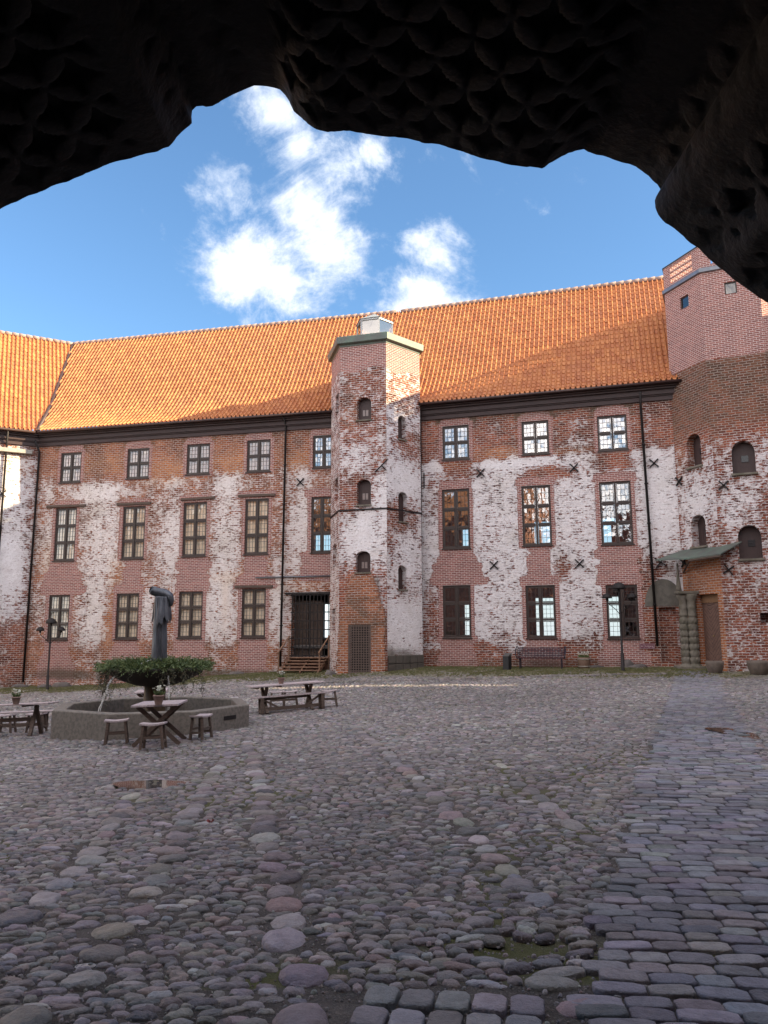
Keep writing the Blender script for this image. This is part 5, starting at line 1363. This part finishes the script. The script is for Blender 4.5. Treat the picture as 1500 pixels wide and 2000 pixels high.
# statue
st = empty('statue', (FC.x+.06, FC.y, zF+1.28)); tag(st, 'dark bronze draped figure with a rolled hood standing in the fountain bowl', 'statue')
def loft(levels, seg, rf, closed=True, a0=0, a1=2*math.pi, cap=True):
    vs = []; n = seg if closed else seg+1
    for z in levels:
        for k in range(n):
            a = a0+(a1-a0)*k/seg; x, y = rf(a, z); vs.append((x, y, z))
    fs = [(i*n+k, i*n+(k+1) % n, (i+1)*n+(k+1) % n, (i+1)*n+k) for i in range(len(levels)-1) for k in range(n if closed else n-1)]
    if cap and closed: fs += [tuple(range(n))[::-1], tuple((len(levels)-1)*n+k for k in range(n))]
    return vs, fs
def body_r(a, z):
    t = z/1.75; r = .175+.018*math.cos(t*3)-.02*t; front = math.cos(a+1.9)
    fold = .022*math.sin(7*a+1.2*math.sin(z*2.2))*(1-.3*front)+.012*math.sin(15*a+z*3)+.008*math.sin(4*a-z*5)
    if math.cos(a-R(215)) > .35: fold *= .25            # smooth plane on the left front
    r += fold; return r*math.cos(a)*.92-.02*t, r*math.sin(a)*1.0
vs, fs = loft([i*1.75/46 for i in range(47)], 72, body_r); MB().add(vs, fs, True).build('robe', BRONZE, st)
def cape_r(a, z):
    t = (z-1.12)/.62; r = .215-.05*t*t+.012*math.sin(9*a)+.01*math.sin(17*a+z*4)+.035*(1-t)
    return r*math.cos(a)*.95+.015, r*math.sin(a)
vs = []; fs = []; seg = 54; lv = 16
for i in range(lv+1):
    for k in range(seg+1):
        a = R(-95)+R(265)*k/seg; hem = 1.12+.05*math.sin(k*.9)+.10*abs(math.sin(k*.22))-.10*(k < 7); z = hem+(1.74-hem)*i/lv; x, y = cape_r(a, z); vs.append((x, y, z))
n = seg+1; fs = [(i*n+k, i*n+k+1, (i+1)*n+k+1, (i+1)*n+k) for i in range(lv) for k in range(seg)]
c_ = MB().add(vs, fs, True).build('cape', BRONZE, st); so_ = c_.modifiers.new('solid', 'SOLIDIFY'); so_.thickness = .018
mb = MB(); hp = [Vector((-.23, -.06, 1.90)), Vector((-.20, -.055, 1.885)), Vector((-.10, -.03, 1.85)), Vector((.02, 0, 1.82)), Vector((.12, .0, 1.79)), Vector((.19, .01, 1.74)), Vector((.22, .02, 1.64)), Vector((.22, .02, 1.52))]
mb.tube(hp, [.085, .105, .112, .115, .115, .105, .085, .05], 20); 
for i in range(4): mb.tube([p+Vector((0, -.1*math.cos(i*1.1), .1*math.sin(i*1.1))) for p in hp[1:7]], .014, 6)
mb.build('hood', BRONZE, st)
MB().lathe([(.0, 0), (.075, 0), (.075, .01), (.0, .01)], n=14).build('hood_hollow_shade', IRON, st).matrix_local = Matrix.Translation((-.238, -.062, 1.905)) @ Matrix.Rotation(R(-72), 4, 'Y')  # dark disc standing in for the shade inside the hollow hood

def leaf(mv, mf, p, d, L, W_):
    d = d.normalized(); s = d.cross(Vector((random.uniform(-1, 1), random.uniform(-1, 1), random.uniform(-1, 1)))).normalized()*W_
    b = len(mv); mv += [tuple(p), tuple(p+d*L*.5+s), tuple(p+d*L), tuple(p+d*L*.5-s)]; mf.append((b, b+1, b+2, b+3))
def mesh_obj(name, mv, mf, m, parent=None):
    me = bpy.data.meshes.new(name); me.from_pydata(mv, [], mf); me.update(); me.materials.append(m); o = bpy.data.objects.new(name, me); COL.objects.link(o); o.parent = parent; return o
mv, mf = [], []
for _ in range(2100):
    a = random.uniform(0, 6.283); r = 1.22*math.sqrt(random.uniform(.02, 1)); hh = .05+.30*random.random()*(1.1-.35*(r/1.2)**2)
    lump = .05*math.sin(a*5)+.04*math.sin(a*9+1)
    base = Vector((FC.x+r*math.cos(a), FC.y+r*math.sin(a), zF+1.30+hh*.6+lump*.5))
    out = Vector((math.cos(a)*(.3+r*.8), math.sin(a)*(.3+r*.8), random.uniform(-.35, .75)-(.7 if r > 1.1 and random.random() < .5 else 0))).normalized()
    L = random.uniform(.10, .22)
    for i in range(9):
        p = base+out*(L*i/9); leaf(mv, mf, p, out+Vector((random.uniform(-1, 1), random.uniform(-1, 1), random.uniform(-.6, 1)))*.9, random.uniform(.04, .075), .011)
fir = mesh_obj('fir_foliage', mv, mf, LEAFD); tag(fir, 'spiky green fir twigs filling the fountain bowl round the statue', 'plant')
mv, mf = [], []; mb = MB()
for q in range(46):
    a = random.choice([random.uniform(R(150), R(250)), random.uniform(R(150), R(235)), random.uniform(R(-70), R(20)), random.uniform(0, 6.28)])
    r = random.uniform(1.0, 1.3); L = random.uniform(.25, .85); x, y, z = FC.x+r*math.cos(a), FC.y+r*math.sin(a), zF+1.36; pts = []
    for i in range(12):
        t = i/11; p = Vector((x+.12*t*math.cos(a)+.03*math.sin(i*1.3+q), y+.12*t*math.sin(a)+.03*math.cos(i+q), z-L*t+.06*math.sin(t*3.1))); pts.append(p)
        for _ in range(5): leaf(mv, mf, p+Vector((random.uniform(-.04, .04), random.uniform(-.04, .04), random.uniform(-.04, .04))), Vector((random.uniform(-1, 1), random.uniform(-1, 1), random.uniform(-1, .3))), random.uniform(.02, .045), .012)
    mb.tube(pts, .004, 4)
b = len(mv); mv += mb.v; mf += [tuple(b+i for i in f) for f in mb.f]
ivy = mesh_obj('trailing_ivy', mv, mf, IVY); tag(ivy, 'thin ivy strands hanging down over the rim of the fountain bowl', 'plant')

# ------------------------------------------------------------------ tables, stools, benches
def hz(px, py, z): d = ray(px, py); return CP+d*((z-CAMZ)/d.z)
def place(o, P, rz, tilt=True):
    z = g1(P.x, P.y); e = .4; gxs = (g1(P.x+e, P.y)-g1(P.x-e, P.y))/(2*e); gys = (g1(P.x, P.y+e)-g1(P.x, P.y-e))/(2*e)
    n = Vector((-gxs, -gys, 1)).normalized() if tilt else Vector((0, 0, 1))
    q = n.to_track_quat('Z', 'Y').to_matrix().to_4x4(); xa = Vector((math.cos(rz), math.sin(rz), 0)); xa = (xa-n*xa.dot(n)).normalized(); ya = n.cross(xa)
    o.matrix_world = Matrix(((xa.x, ya.x, n.x, P.x), (xa.y, ya.y, n.y, P.y), (xa.z, ya.z, n.z, z+.025), (0, 0, 0, 1)))
def make_stool():
    t = empty('stool'); W_, D_, H_ = .44, .29, .46
    mb = MB(); K = 8; vs = []
    for z0 in (0, -.035):
        for i in range(K+1):
            x = -W_/2+W_*i/K; z = H_-.02+.022*(2*x/W_)**2+z0; vs += [(x, -D_/2, z), (x, D_/2, z)]
    m_ = 2*(K+1); fs = [(2*i, 2*i+2, 2*i+3, 2*i+1) for i in range(K)]+[(m_+2*i, m_+2*i+1, m_+2*i+3, m_+2*i+2) for i in range(K)]+[(2*i, m_+2*i, m_+2*i+2, 2*i+2) for i in range(K)]+[(2*i+1, 2*i+3, m_+2*i+3, m_+2*i+1) for i in range(K)]+[(0, 1, m_+1, m_), (2*K, m_+2*K, m_+2*K+1, 2*K+1)]
    mb.add(vs, fs); mb.build('seat', GREYWOOD, t, bevel=.006)
    for sx in (-1, 1):
        for sy in (-1, 1): MB().bar((sx*.20, sy*.13, 0), (sx*.155, sy*.10, H_-.04), .045, .045).build('leg', OAK, t)
    for sx in (-1, 1): MB().bar((sx*.188, -.12, .13), (sx*.188, .12, .13), .03, .04).build('rung', OAK, t)
    for sy in (-1, 1): MB().bar((-.178, sy*.115, .2), (.178, sy*.115, .2), .03, .04).build('rung', OAK, t)
    return t
def make_bench(L=2.3, W_=.27, H_=.46):
    t = empty('bench')
    mb = MB()
    for k in (-1, 1): mb.box((0, k*W_/4, H_-.018), (L, W_/2-.006, .036))
    mb.build('seat', GREYWOOD, t, bevel=.004)
    for s_ in (-1, 1):
        mb = MB(); x = s_*(L/2-.24)
        for k in (-1, 1): mb.box((x, k*.09, (H_-.04)/2), (.09, .05, H_-.04))
        mb.box((x, 0, .06), (.10, .25, .05)); mb.box((x, 0, H_-.06), (.10, .24, .045)); mb.build('leg', OAK, t)
        MB().bar((s_*(L/2-.28), 0, H_-.08), (s_*(L/2-.72), 0, .14), .045, .05).build('brace', OAK, t)
    MB().bar((-L/2+.2, 0, .11), (L/2-.2, 0, .11), .045, .09).build('stretcher', OAK, t)
    return t
def make_trestle(L=2.3, W_=.78, H_=.75):
    t = empty('table')
    mb = MB(); k = 5
    for i in range(k): mb.box((0, -W_/2+W_*(i+.5)/k, H_-.018), (L, W_/k-.006, .036))
    mb.build('tabletop', GREYWOOD, t, bevel=.004)
    mb = MB()
    for x in (-L*.12, L*.28, -L*.42): mb.box((x, 0, H_-.055), (.07, W_*.9, .04))
    mb.build('batten', OAK, t)
    for s_ in (-1, 1):
        x = s_*(L/2-.42); mb = MB(); mb.bar((x, -.30, 0), (x, .12, H_-.07), .07, .08, upv=(1, 0, 0)); mb.bar((x+.06, .30, 0), (x+.06, -.12, H_-.07), .07, .08, upv=(1, 0, 0)); mb.build('leg', OAK, t)
    MB().bar((-L/2+.42, 0, .38), (L/2-.42, 0, .38), .05, .09).build('stretcher', OAK, t)
    return t
def make_xtable(L=1.15, W_=1.0, H_=.75):
    t = empty('table'); mb = MB(); k = 6
    for i in range(k): mb.box((-W_/2+W_*(i+.5)/k, 0, H_-.018), (W_/k-.006, L, .036))
    mb.build('tabletop', GREYWOOD, t, bevel=.004)
    for s_ in (-1, 1):
        y = s_*(L/2-.22); mb = MB(); mb.bar((-.42, y, 0), (.36, y, H_-.04), .075, .06, upv=(0, 1, 0)); mb.bar((.42, y+.05, 0), (-.36, y+.05, H_-.04), .075, .06, upv=(0, 1, 0)); mb.build('leg', OAK, t)
    MB().bar((0, -L/2+.2, .37), (0, L/2-.2, .37), .06, .06).build('stretcher', OAK, t)
    MB().box((0, 0, H_-.06), (W_*.85, .07, .05)).build('batten', OAK, t)
    return t
c4 = [hz(262.8, 1387.7, .26), hz(354.5, 1380.7, .26), hz(352.4, 1367.5, .26), hz(271.7, 1375, .26)]
print('xtable corners', [tuple(round(q, 2) for q in c) for c in c4])
P = (c4[0]+c4[1]+c4[2]+c4[3])/4; e = (c4[1]-c4[0])
xt = make_xtable(L=1.2, W_=.86); place(xt, P+Vector((0, .12, 0)), R(6))
tag(xt, 'small cross legged plank table standing in front of the fountain basin', 'table', 'outdoor tables')
P1_ = P
x2 = copy_tree(xt); pb = hz(300, 1344, .1); place(x2, pb, .2); tag(x2, 'plank table behind the fountain, seen past its pillar', 'table', 'outdoor tables')
lt = make_trestle(2.15, .72); pc = (hz(497, 1342, .20)+hz(628, 1332.7, .20)+hz(489, 1338.7, .20)+hz(616, 1331, .20))/4; RZ2 = R(27); place(lt, pc, RZ2)
tag(lt, 'long trestle table to the right of the fountain with a flower pot on it', 'table', 'outdoor tables')
bn = make_bench(2.25); q1, q2 = gp(508, 1397), gp(632, 1386); print('bench', q1, q2); bc = (q1+q2)/2; place(bn, bc+Vector((-.02, .1, 0)), R(27)); tag(bn, 'plank bench in front of the long table right of the fountain', 'bench', 'outdoor plank benches')
# left table partly outside the frame
lt3 = make_trestle(2.6, .80); pe = hz(106, 1374.5, -.04); an3 = R(4); place(lt3, pe-Vector((math.cos(an3), math.sin(an3), 0))*1.3, an3); tag(lt3, 'long trestle table cut off by the left edge of the photo', 'table', 'outdoor tables')
bn3 = make_bench(2.6); pe3 = hz(108, 1389.5, -.42); place(bn3, pe3-Vector((math.cos(R(5)), math.sin(R(5)), 0))*1.3, R(5)); tag(bn3, 'dark plank bench behind the table at the left edge', 'bench', 'outdoor plank benches')
stl = make_stool(); first = True
for cx, by, rz, lab in ((225, 1456, R(14), 'flat stool at the left end of the small table by the basin'), (297, 1466, R(3), 'curved seat stool in front of the small cross legged table'), (391, 1446, R(76), 'stool at the right end of the small cross legged table'),
        (541, 1383, R(10), 'left stool behind the bench of the long right table'), (567, 1382, R(12), 'second stool behind the bench, nearer the middle of the long table'), (644, 1381, R(8), 'stool standing alone beyond the right end of the bench'),
        (69, 1432, R(2), 'stool in front of the left edge table, nearest the basin'), (8, 1434, R(-2), 'stool cut by the left edge of the photo')):
    o = stl if first else copy_tree(stl); first = False; place(o, gp(cx, by)+Vector((0, .06, 0)), rz); tag(o, lab, 'stool', 'wooden stools round the outdoor tables')
def make_pot():
    t = empty('flower_pot'); MB().lathe([(.055, 0), (.085, .13), (.092, .13), (.092, .155), (.078, .155), (.07, .12), (.0, .12)], n=18, closed=True).build('pot', TERRA, t)
    mv, mf = [], []
    for _ in range(90): a = random.uniform(0, 6.28); leaf(mv, mf, Vector((.05*math.cos(a)*random.random(), .05*math.sin(a)*random.random(), .13)), Vector((math.cos(a)*.6, math.sin(a)*.6, random.uniform(.6, 1.4))), random.uniform(.06, .14), .009)
    mesh_obj('leaves', mv, mf, LEAFD, t)
    mv, mf = [], []
    for _ in range(14):
        a = random.uniform(0, 6.28); p = Vector((.1*math.cos(a)*random.random(), .1*math.sin(a)*random.random(), random.uniform(.22, .30)))
        for k in range(5): leaf(mv, mf, p, Vector((math.cos(k*1.25), math.sin(k*1.25), .5)), .03, .011)
    mesh_obj('blossoms', mv, mf, PETAL, t)
    return t
pot = make_pot(); 
for i, (px, py, z, lab) in enumerate(((309.5, 1376, .275, 'clay flower pot on the small table in front of the basin'), (549, 1335.5, .22, 'clay flower pot on the long table right of the fountain'), (31, 1375.5, .17, 'clay flower pot with white blossoms on the table at the left edge'))):
    o = pot if i == 0 else copy_tree(pot); base = (xt, lt, lt3)[i]
    bpy.context.view_layer.update()
    M_ = base.matrix_world; nrm = M_.col[2].xyz; top = M_.translation+nrm*.752; d = ray(px, py); hp_ = CP+d*((top-CP).dot(nrm)/d.dot(nrm))
    o.location = hp_; o.rotation_euler = (0, 0, i*1.3); o.scale = (1.12, 1.12, 1.12); tag(o, lab, 'flower pot', 'flower pots on the tables')

# ------------------------------------------------------------------ lamp posts
def make_lamp():
    t = empty('street_lamp'); H_ = 3.75
    MB().lathe([(.11, 0), (.11, .05), (.075, .07), (.075, .75), (.05, .78), (.045, H_-.35), (.035, H_-.15)], n=14).build('pole', IRON, t)
    def head(x, z, r, name='lamp_shade'):
        mb = MB(); mb.lathe([(r*1.05, -.02), (r*1.05, .02), (r*.98, r*.35), (r*.78, r*.68), (r*.42, r*.92), (.02, r)], c=(x, 0, z), n=22)
        h = mb.build(name, IRON, t); MB().lathe([(.05, -.12), (.06, -.02)], c=(x, 0, z), n=12).build('socket', IRON, h)
    head(0, H_-.22, .27)
    for s_ in (-1, 1):
        head(s_*.52, H_-.62, .20)
        pts = [Vector((0, 0, H_-1.35)), Vector((s_*.18, 0, H_-1.12)), Vector((s_*.38, 0, H_-.95)), Vector((s_*.50, 0, H_-.86)), Vector((s_*.52, 0, H_-.70))]
        MB().tube(pts, .018, 6).build('arm', IRON, t)
    return t
lp = make_lamp(); b1 = gp(1217, 1311); lp.location = b1; lp.rotation_euler = (0, 0, R(-10)); lp.scale = (1, 1, 1)
print('lamp', b1, gp(92, 1347)); 
tag(lp, 'three headed dark street lamp on the right, in front of the castle windows', 'street lamp', 'street lamps')
lp2 = copy_tree(lp); b2 = gp(92, 1347); lp2.location = b2; k_ = (135/1508*b2.y)/3.75; lp2.rotation_euler = (0, 0, R(20)); lp2.scale = (k_*.99,)*3; tag(lp2, 'three headed dark street lamp on the far left near the corner', 'street lamp', 'street lamps')
kk = (168/1508*b1.y)/3.75; lp.scale = (kk,)*3

# ------------------------------------------------------------------ things along the right wall
def wallpt(px, d, UF=UR, O=OJ, u=uR, n=nR):
    a = UF(px, 1300)[0]; P = O+u*a+n*d; return Vector((P.x, P.y, g1(P.x, P.y)))
mpt = lambda px, py: gp(px, py)
PURP = mat('dark_violet_metal', (.025, .02, .036), .45, metal=.3, var=.2)
bw_ = empty('metal_bench'); Lb = 1.95
mb = MB()
for k in range(30): x = -Lb/2+.05+(Lb-.1)*k/29; mb.bar((x, .20, .50), (x, .27, .88), .028, .008, upv=(0, 1, 0))
for z, y in ((.49, .20), (.56, .212), (.63, .224), (.70, .237), (.77, .249), (.84, .26), (.90, .27)): mb.bar((-Lb/2, y, z), (Lb/2, y, z), .012, .022)
mb.build('backrest', PURP, bw_)
mb = MB()
for k in range(6): mb.bar((-Lb/2, -.22+k*.08, .45), (Lb/2, -.22+k*.08, .45), .05, .015)
mb.build('seat', PURP, bw_)
for s_ in (-1, 1):
    x = s_*(Lb/2+.02); MB().tube([(x, .28, .92), (x+s_*.05, .22, .93), (x+s_*.07, .0, .80), (x+s_*.05, -.2, .62), (x, -.25, .46), (x, -.05, .43), (x, .2, .45), (x, .28, .92)], .022, 8).build('armrest', PURP, bw_)
    mb = MB(); x = s_*(Lb/2-.10); mb.bar((x, -.2, 0), (x, -.18, .44), .04, .04); mb.bar((x, .25, 0), (x, .18, .46), .04, .04); mb.build('leg', PURP, bw_)
P = wallpt(1060, .75); bw_.location = P; bw_.rotation_euler = (0, 0, -YR); tag(bw_, 'dark violet metal bench against the castle wall below the middle window', 'bench')
lb = empty('litter_bin'); mb = MB(); mb.box((0, 0, .29), (.28, .26, .58)); mb.build('body', mat('black_metal', (.015, .015, .017), .5), lb, bevel=.01)
mb = MB(); mb.add([(-.15, -.14, .58), (.15, -.14, .58), (.15, .14, .58), (-.15, .14, .58), (-.15, -.14, .60), (.15, -.14, .60), (.15, .14, .72), (-.15, .14, .72)], [(0,1,5,4),(1,2,6,5),(2,3,7,6),(3,0,4,7),(4,5,6,7)]); mb.build('lid', mat('bin_lid', (.12, .115, .11), .4, metal=.4), lb)
P = gp(991, 1309); lb.location = P; lb.rotation_euler = (0, 0, R(-40)); tag(lb, 'small black litter bin with a slanted lid left of the violet bench', 'litter bin')
br_ = empty('barrel_planter'); MB().lathe([(.22, 0), (.25, .2), (.27, .48), (.24, .48), (.22, .42), (0, .42)], n=20, closed=True).build('barrel', mat('barrel_wood', (.17, .10, .065), .75, scale=6, stretch=(8, 8, 1)), br_)
for z, r in ((.10, .243), (.40, .272)): MB().lathe([(r, z-.025), (r+.008, z), (r+.01, z+.025)], n=20).build('hoop', mat('pale_hoop', (.38, .34, .28), .6), br_)
mv, mf = [], []
for _ in range(260): a = random.uniform(0, 6.28); r = .2*math.sqrt(random.random()); leaf(mv, mf, Vector((r*math.cos(a), r*math.sin(a), .43)), Vector((math.cos(a)*.3, math.sin(a)*.3, 1.2)), random.uniform(.08, .2), .01)
mesh_obj('leaves', mv, mf, LEAFD, br_); mv, mf = [], []
for _ in range(38):
    a = random.uniform(0, 6.28); r = .26*math.sqrt(random.random()); p = Vector((r*math.cos(a), r*math.sin(a), random.uniform(.56, .70)))
    for k in range(5): leaf(mv, mf, p, Vector((math.cos(k*1.25), math.sin(k*1.25), .4)), .04, .015)
mesh_obj('blossoms', mv, mf, PETAL, br_); br_.location = gp(1141, 1306); tag(br_, 'half barrel planter with pale hoops and small white flowers by the wall', 'planter')
# sign
sg = empty('wall_sign'); a, z = UR(1264, 1262); P = OJ+uR*a+nR*.03; sg.location = (P.x, P.y, z); sg.rotation_euler = (0, 0, -YR)
SGM = mat('maroon_sign', (.13, .02, .04), .4, var=.05); SGW = mat('sign_white', (.62, .50, .50), .5, var=.05)
MB().box((0, 0, 0), (.62, .02, .22)).build('panel', SGM, sg, bevel=.004)
mb = MB()
for z_ in (-.088, .088): mb.box((0, -.012, z_), (.58, .006, .010))
for x_ in (-.285, .285, -.125): mb.box((x_, -.012, 0), (.010, .006, .168))
mb.bar((-.25, -.013, 0), (-.16, -.013, 0), .008, .022); mb.bar((-.255, -.0135, 0), (-.215, -.0135, .042), .006, .02, upv=(0, 1, 0)); mb.bar((-.255, -.0145, 0), (-.215, -.0145, -.042), .006, .02, upv=(0, 1, 0))
mb.build('border_and_arrow', SGW, sg)
tc_ = bpy.data.curves.new('text', 'FONT'); tc_.body = 'Indgang'; tc_.size = .115; tc_.align_x = 'CENTER'; tc_.align_y = 'CENTER'; tc_.extrude = .002
to_ = bpy.data.objects.new('text', tc_); COL.objects.link(to_); bpy.context.view_layer.update(); tm = bpy.data.meshes.new_from_object(to_); bpy.data.objects.remove(to_); tm.materials.clear(); tm.materials.append(SGW)
tx = bpy.data.objects.new('lettering', tm); COL.objects.link(tx); tx.parent = sg; tx.location = (.08, -.014, 0); tx.rotation_euler = (R(90), 0, 0)
tag(sg, 'small maroon direction sign with white lettering low on the wall near the right drainpipe', 'sign')

# wooden steps to the barred gate
stp = empty('wooden_steps'); ga, gb_, gz0, gz1 = gate; uc = (ga+gb_)/2; P = OJ+uL*(uc+.02)+nL*.05; g0 = g1(P.x+nL.x*1.2, P.y+nL.y*1.2); stp.location = (P.x, P.y, 0); stp.rotation_euler = (0, 0, -YL)
W_ = gb_-ga+.05; nst = 5; top = gz0-.03; hst = (top-g0)/nst; print('steps', top, g0)
mb = MB()
for i in range(nst): mb.box((-.10 if i > 0 else 0, -.15-i*.27, top-i*hst), (W_+(.08 if i else 0), .30, .045))
mb.build('tread', STEPWOOD, stp, bevel=.006)
mb = MB(); mb.box((0, -.0, (top+g0)/2-.02), (W_, .03, top-g0-.05)); mb.build('back_board', mat('dark_back_board', (.12, .05, .03), .8), stp)
for x in (-W_/2+.02, 0, W_/2-.12): MB().bar((x, -.02, top-.10), (x, -.15-nst*.27+.05, g0+.0), .05, .16).build('stringer', STEPWOOD, stp)
for s_ in (-1, 1):
    x0 = s_*(W_/2+.04)-.05*(s_ > 0); mb = MB(); yb = -.15-(nst-1)*.27
    mb.bar((x0, -.12, g0-.2), (x0, -.12, top+.95), .06, .06); mb.bar((x0-.1, yb, g0-.2), (x0-.1, yb, g0+.98), .06, .06); mb.bar((x0, -.02, top+1.02), (x0-.1, yb-.12, g0+.92), .06, .05); mb.build('handrail', STEPWOOD, stp)
tag(stp, 'wooden steps with two handrails leading up to the barred gate', 'steps')

# carved portal shafts beside the herringbone door
po = empty('carved_portal'); Lm, Lu, Ln = LFc
P1p = hit(1341, 1290, LFc[0]+Ln*.42, Ln); P2p = hit(1357.5, 1290, LFc[0]+Ln*.22, Ln); zt1 = hit(1336, 1160, LFc[0]+Ln*.42, Ln).z; zt2 = hit(1352, 1160, LFc[0]+Ln*.22, Ln).z
gq = g1(P1p.x, P1p.y); po.location = (P1p.x, P1p.y, gq); tag(po, 'pair of mossy carved stone shafts left of the herringbone door', 'portal')
def shaft(P, zt, r, parent):
    zt -= gq; prof = [(r*1.5, 0), (r*1.5, .12), (r*1.15, .18)]; nb = 7; z = .22; hh = (zt-.95-.22)/nb
    for i in range(nb): prof += [(r*.92, z), (r*1.08, z+.03), (r*1.12, z+hh*.5), (r*1.08, z+hh-.05), (r*.90, z+hh-.02)]; z += hh
    prof += [(r*.9, z+.03), (r*1.15, z+.06), (r*.95, z+.12), (r*.95, z+.35), (r*1.1, z+.40), (r*.95, z+.46), (r*.95, z+.68), (r*1.35, z+.80), (r*1.5, zt)]
    mb = MB(); mb.lathe(prof, c=(P.x-P1p.x, P.y-P1p.y, 0), n=28, fn=lambda a, zz: 1+.13*math.sin(a*8+math.sin(zz*22)*1.5)*(zz < zt-1)); return mb.build('carved_shaft', STONE, parent)
shaft(P1p, zt1, .17, po); shaft(P2p, zt2, .17, po)
d2 = P2p-P1p
mb = MB(); mb.box((d2.x*.5, d2.y*.5, zt1-gq+.05), (.85, .55, .12)); mb.build('capital', STONE, po, bevel=.03)
mb = MB(); mb.box((d2.x*.4, d2.y*.4, .02), (1.1, .8, .22)); mb.build('base', STONE, po, bevel=.04)
mb = MB(); zc_ = hit(1331, 1100, LFc[0]+Ln*.3, Ln).z-gq; mb.lathe([(.13, zt1-gq+.1), (.10, zt1-gq+.3), (.06, zt1-gq+.7), (.03, zc_)], c=(-.12, .05, 0), n=10); mb.build('pinnacle', STONE, po)

# stone pots, drum, slab and rubble at the tower foot
def stone_pot(px, py, r, h, lab):
    P = gp(px, py); t = MB().lathe([(r*.62, 0), (r*.72, .03), (r*.92, h*.45), (r, h*.8), (r*1.0, h), (r*.88, h), (r*.8, h*.75), (r*.5, h*.35), (.0, h*.3)], n=28, closed=True).build('stone_pot', GREYST)
    t.location = P; tag(t, lab, 'stone pot'); return t
stone_pot(1397, 1315, .33, .46, 'round rough stone pot just right of the herringbone door'); stone_pot(1483, 1318, .40, .52, 'larger rough stone pot at the right edge beside the leaning slab')
P = gp(1424, 1306); dr_ = empty('column_fragment', P); tag(dr_, 'fluted column fragment lying on mossy stones by the tower foot', 'stone fragment')
MB().lathe([(.30, .42), (.36, .46), (.37, .70), (.30, .76), (.1, .80), (0, .80)], n=40, closed=True, fn=lambda a, z: 1+.05*math.sin(a*22)*(.45 < z < .72)).build('fluted_drum', STONE, dr_)
mb = MB(); mb.lathe([(.42, 0), (.40, .14), (.33, .20), (.36, .26), (.30, .42), (0, .42)], n=14, closed=True, fn=lambda a, z: 1+.12*math.sin(a*3+z*9)); mb.build('mossy_base', STONE, dr_)
def rock(px, py, s, lab, sq=.6, P=None, m=ROCK, grp=None):
    P = P or gp(px, py); bm = bmesh.new(); bmesh.ops.create_icosphere(bm, subdivisions=3, radius=1); sd_ = random.uniform(0, 99)
    for v in bm.verts:
        n_ = mn.fractal(v.co*1.3+Vector((sd_, 0, 0)), .7, 2, 3); v.co *= 1+.25*n_; v.co = Vector((v.co.x*s[0], v.co.y*s[1], v.co.z*s[2]))
    me = bpy.data.meshes.new('rock'); bm.to_mesh(me); bm.free(); me.materials.append(m); me.polygons.foreach_set('use_smooth', [True]*len(me.polygons)); o = bpy.data.objects.new('rock', me); COL.objects.link(o); o.location = P; o.rotation_euler = (0, 0, random.uniform(-.4, .4)); tag(o, lab, 'rock', grp); return o
sl = MB(); sl.box((0, 0, 0), (1.15, .5, .24), taper=.9); so2 = sl.build('stone_slab', STONE, None, bevel=.05); P = gp(1460, 1309); so2.location = P+Vector((0, .25, .34)); so2.rotation_euler = (R(8), R(-30), R(-12)); tag(so2, 'broken mossy stone slab leaning behind the larger stone pot', 'stone slab')
rock(1226, 1300, (.30, .22, .34), 'rounded grey rock against the wall behind the right street lamp', P=wallpt(1226, .15))
rock(1245, 1302, (.45, .2, .16), 'low flat rock at the wall foot right of the street lamp', P=wallpt(1246, .15))
rock(1165, 1302, (.5, .2, .14), 'long low rock at the wall foot behind the barrel', P=wallpt(1162, .15))
wl_ = lambda px, d: wallpt(px, d, UL, OJ, uL, nL)
rock(0, 0, (.6, .3, .28), 'dark flat rock lying at the foot of the left wall right of the lamp', P=wl_(140, .7)); rock(0, 0, (.45, .25, .2), 'smaller dark rock beside the drainpipe in the left corner', P=wl_(62, .8)); rock(0, 0, (.5, .2, .16), 'long dark stone at the wall foot below the left gate window', P=wl_(470, .3))
rock(0, 0, (.35, .25, .2), 'low dark stone on the moss behind the left street lamp', P=wl_(112, .9)); rock(0, 0, (.28, .2, .2), 'black stone at the left foot of the middle tower', P=Vector((V1.x-.35, V1.y-.1, g1(V1.x-.35, V1.y)))) 
# red leaf on the cobbles
mv, mf = [], []; P = gp(411, 1617)+Vector((0, 0, .05))
for k in range(7): leaf(mv, mf, P, Vector((math.cos(k*.9), math.sin(k*.9), .45)), .045, .014)
o = mesh_obj('leaf', mv, mf, mat('red_leaf', (.30, .05, .045), .5)); tag(o, 'small crumpled red leaf lying on the cobbles', 'leaf')
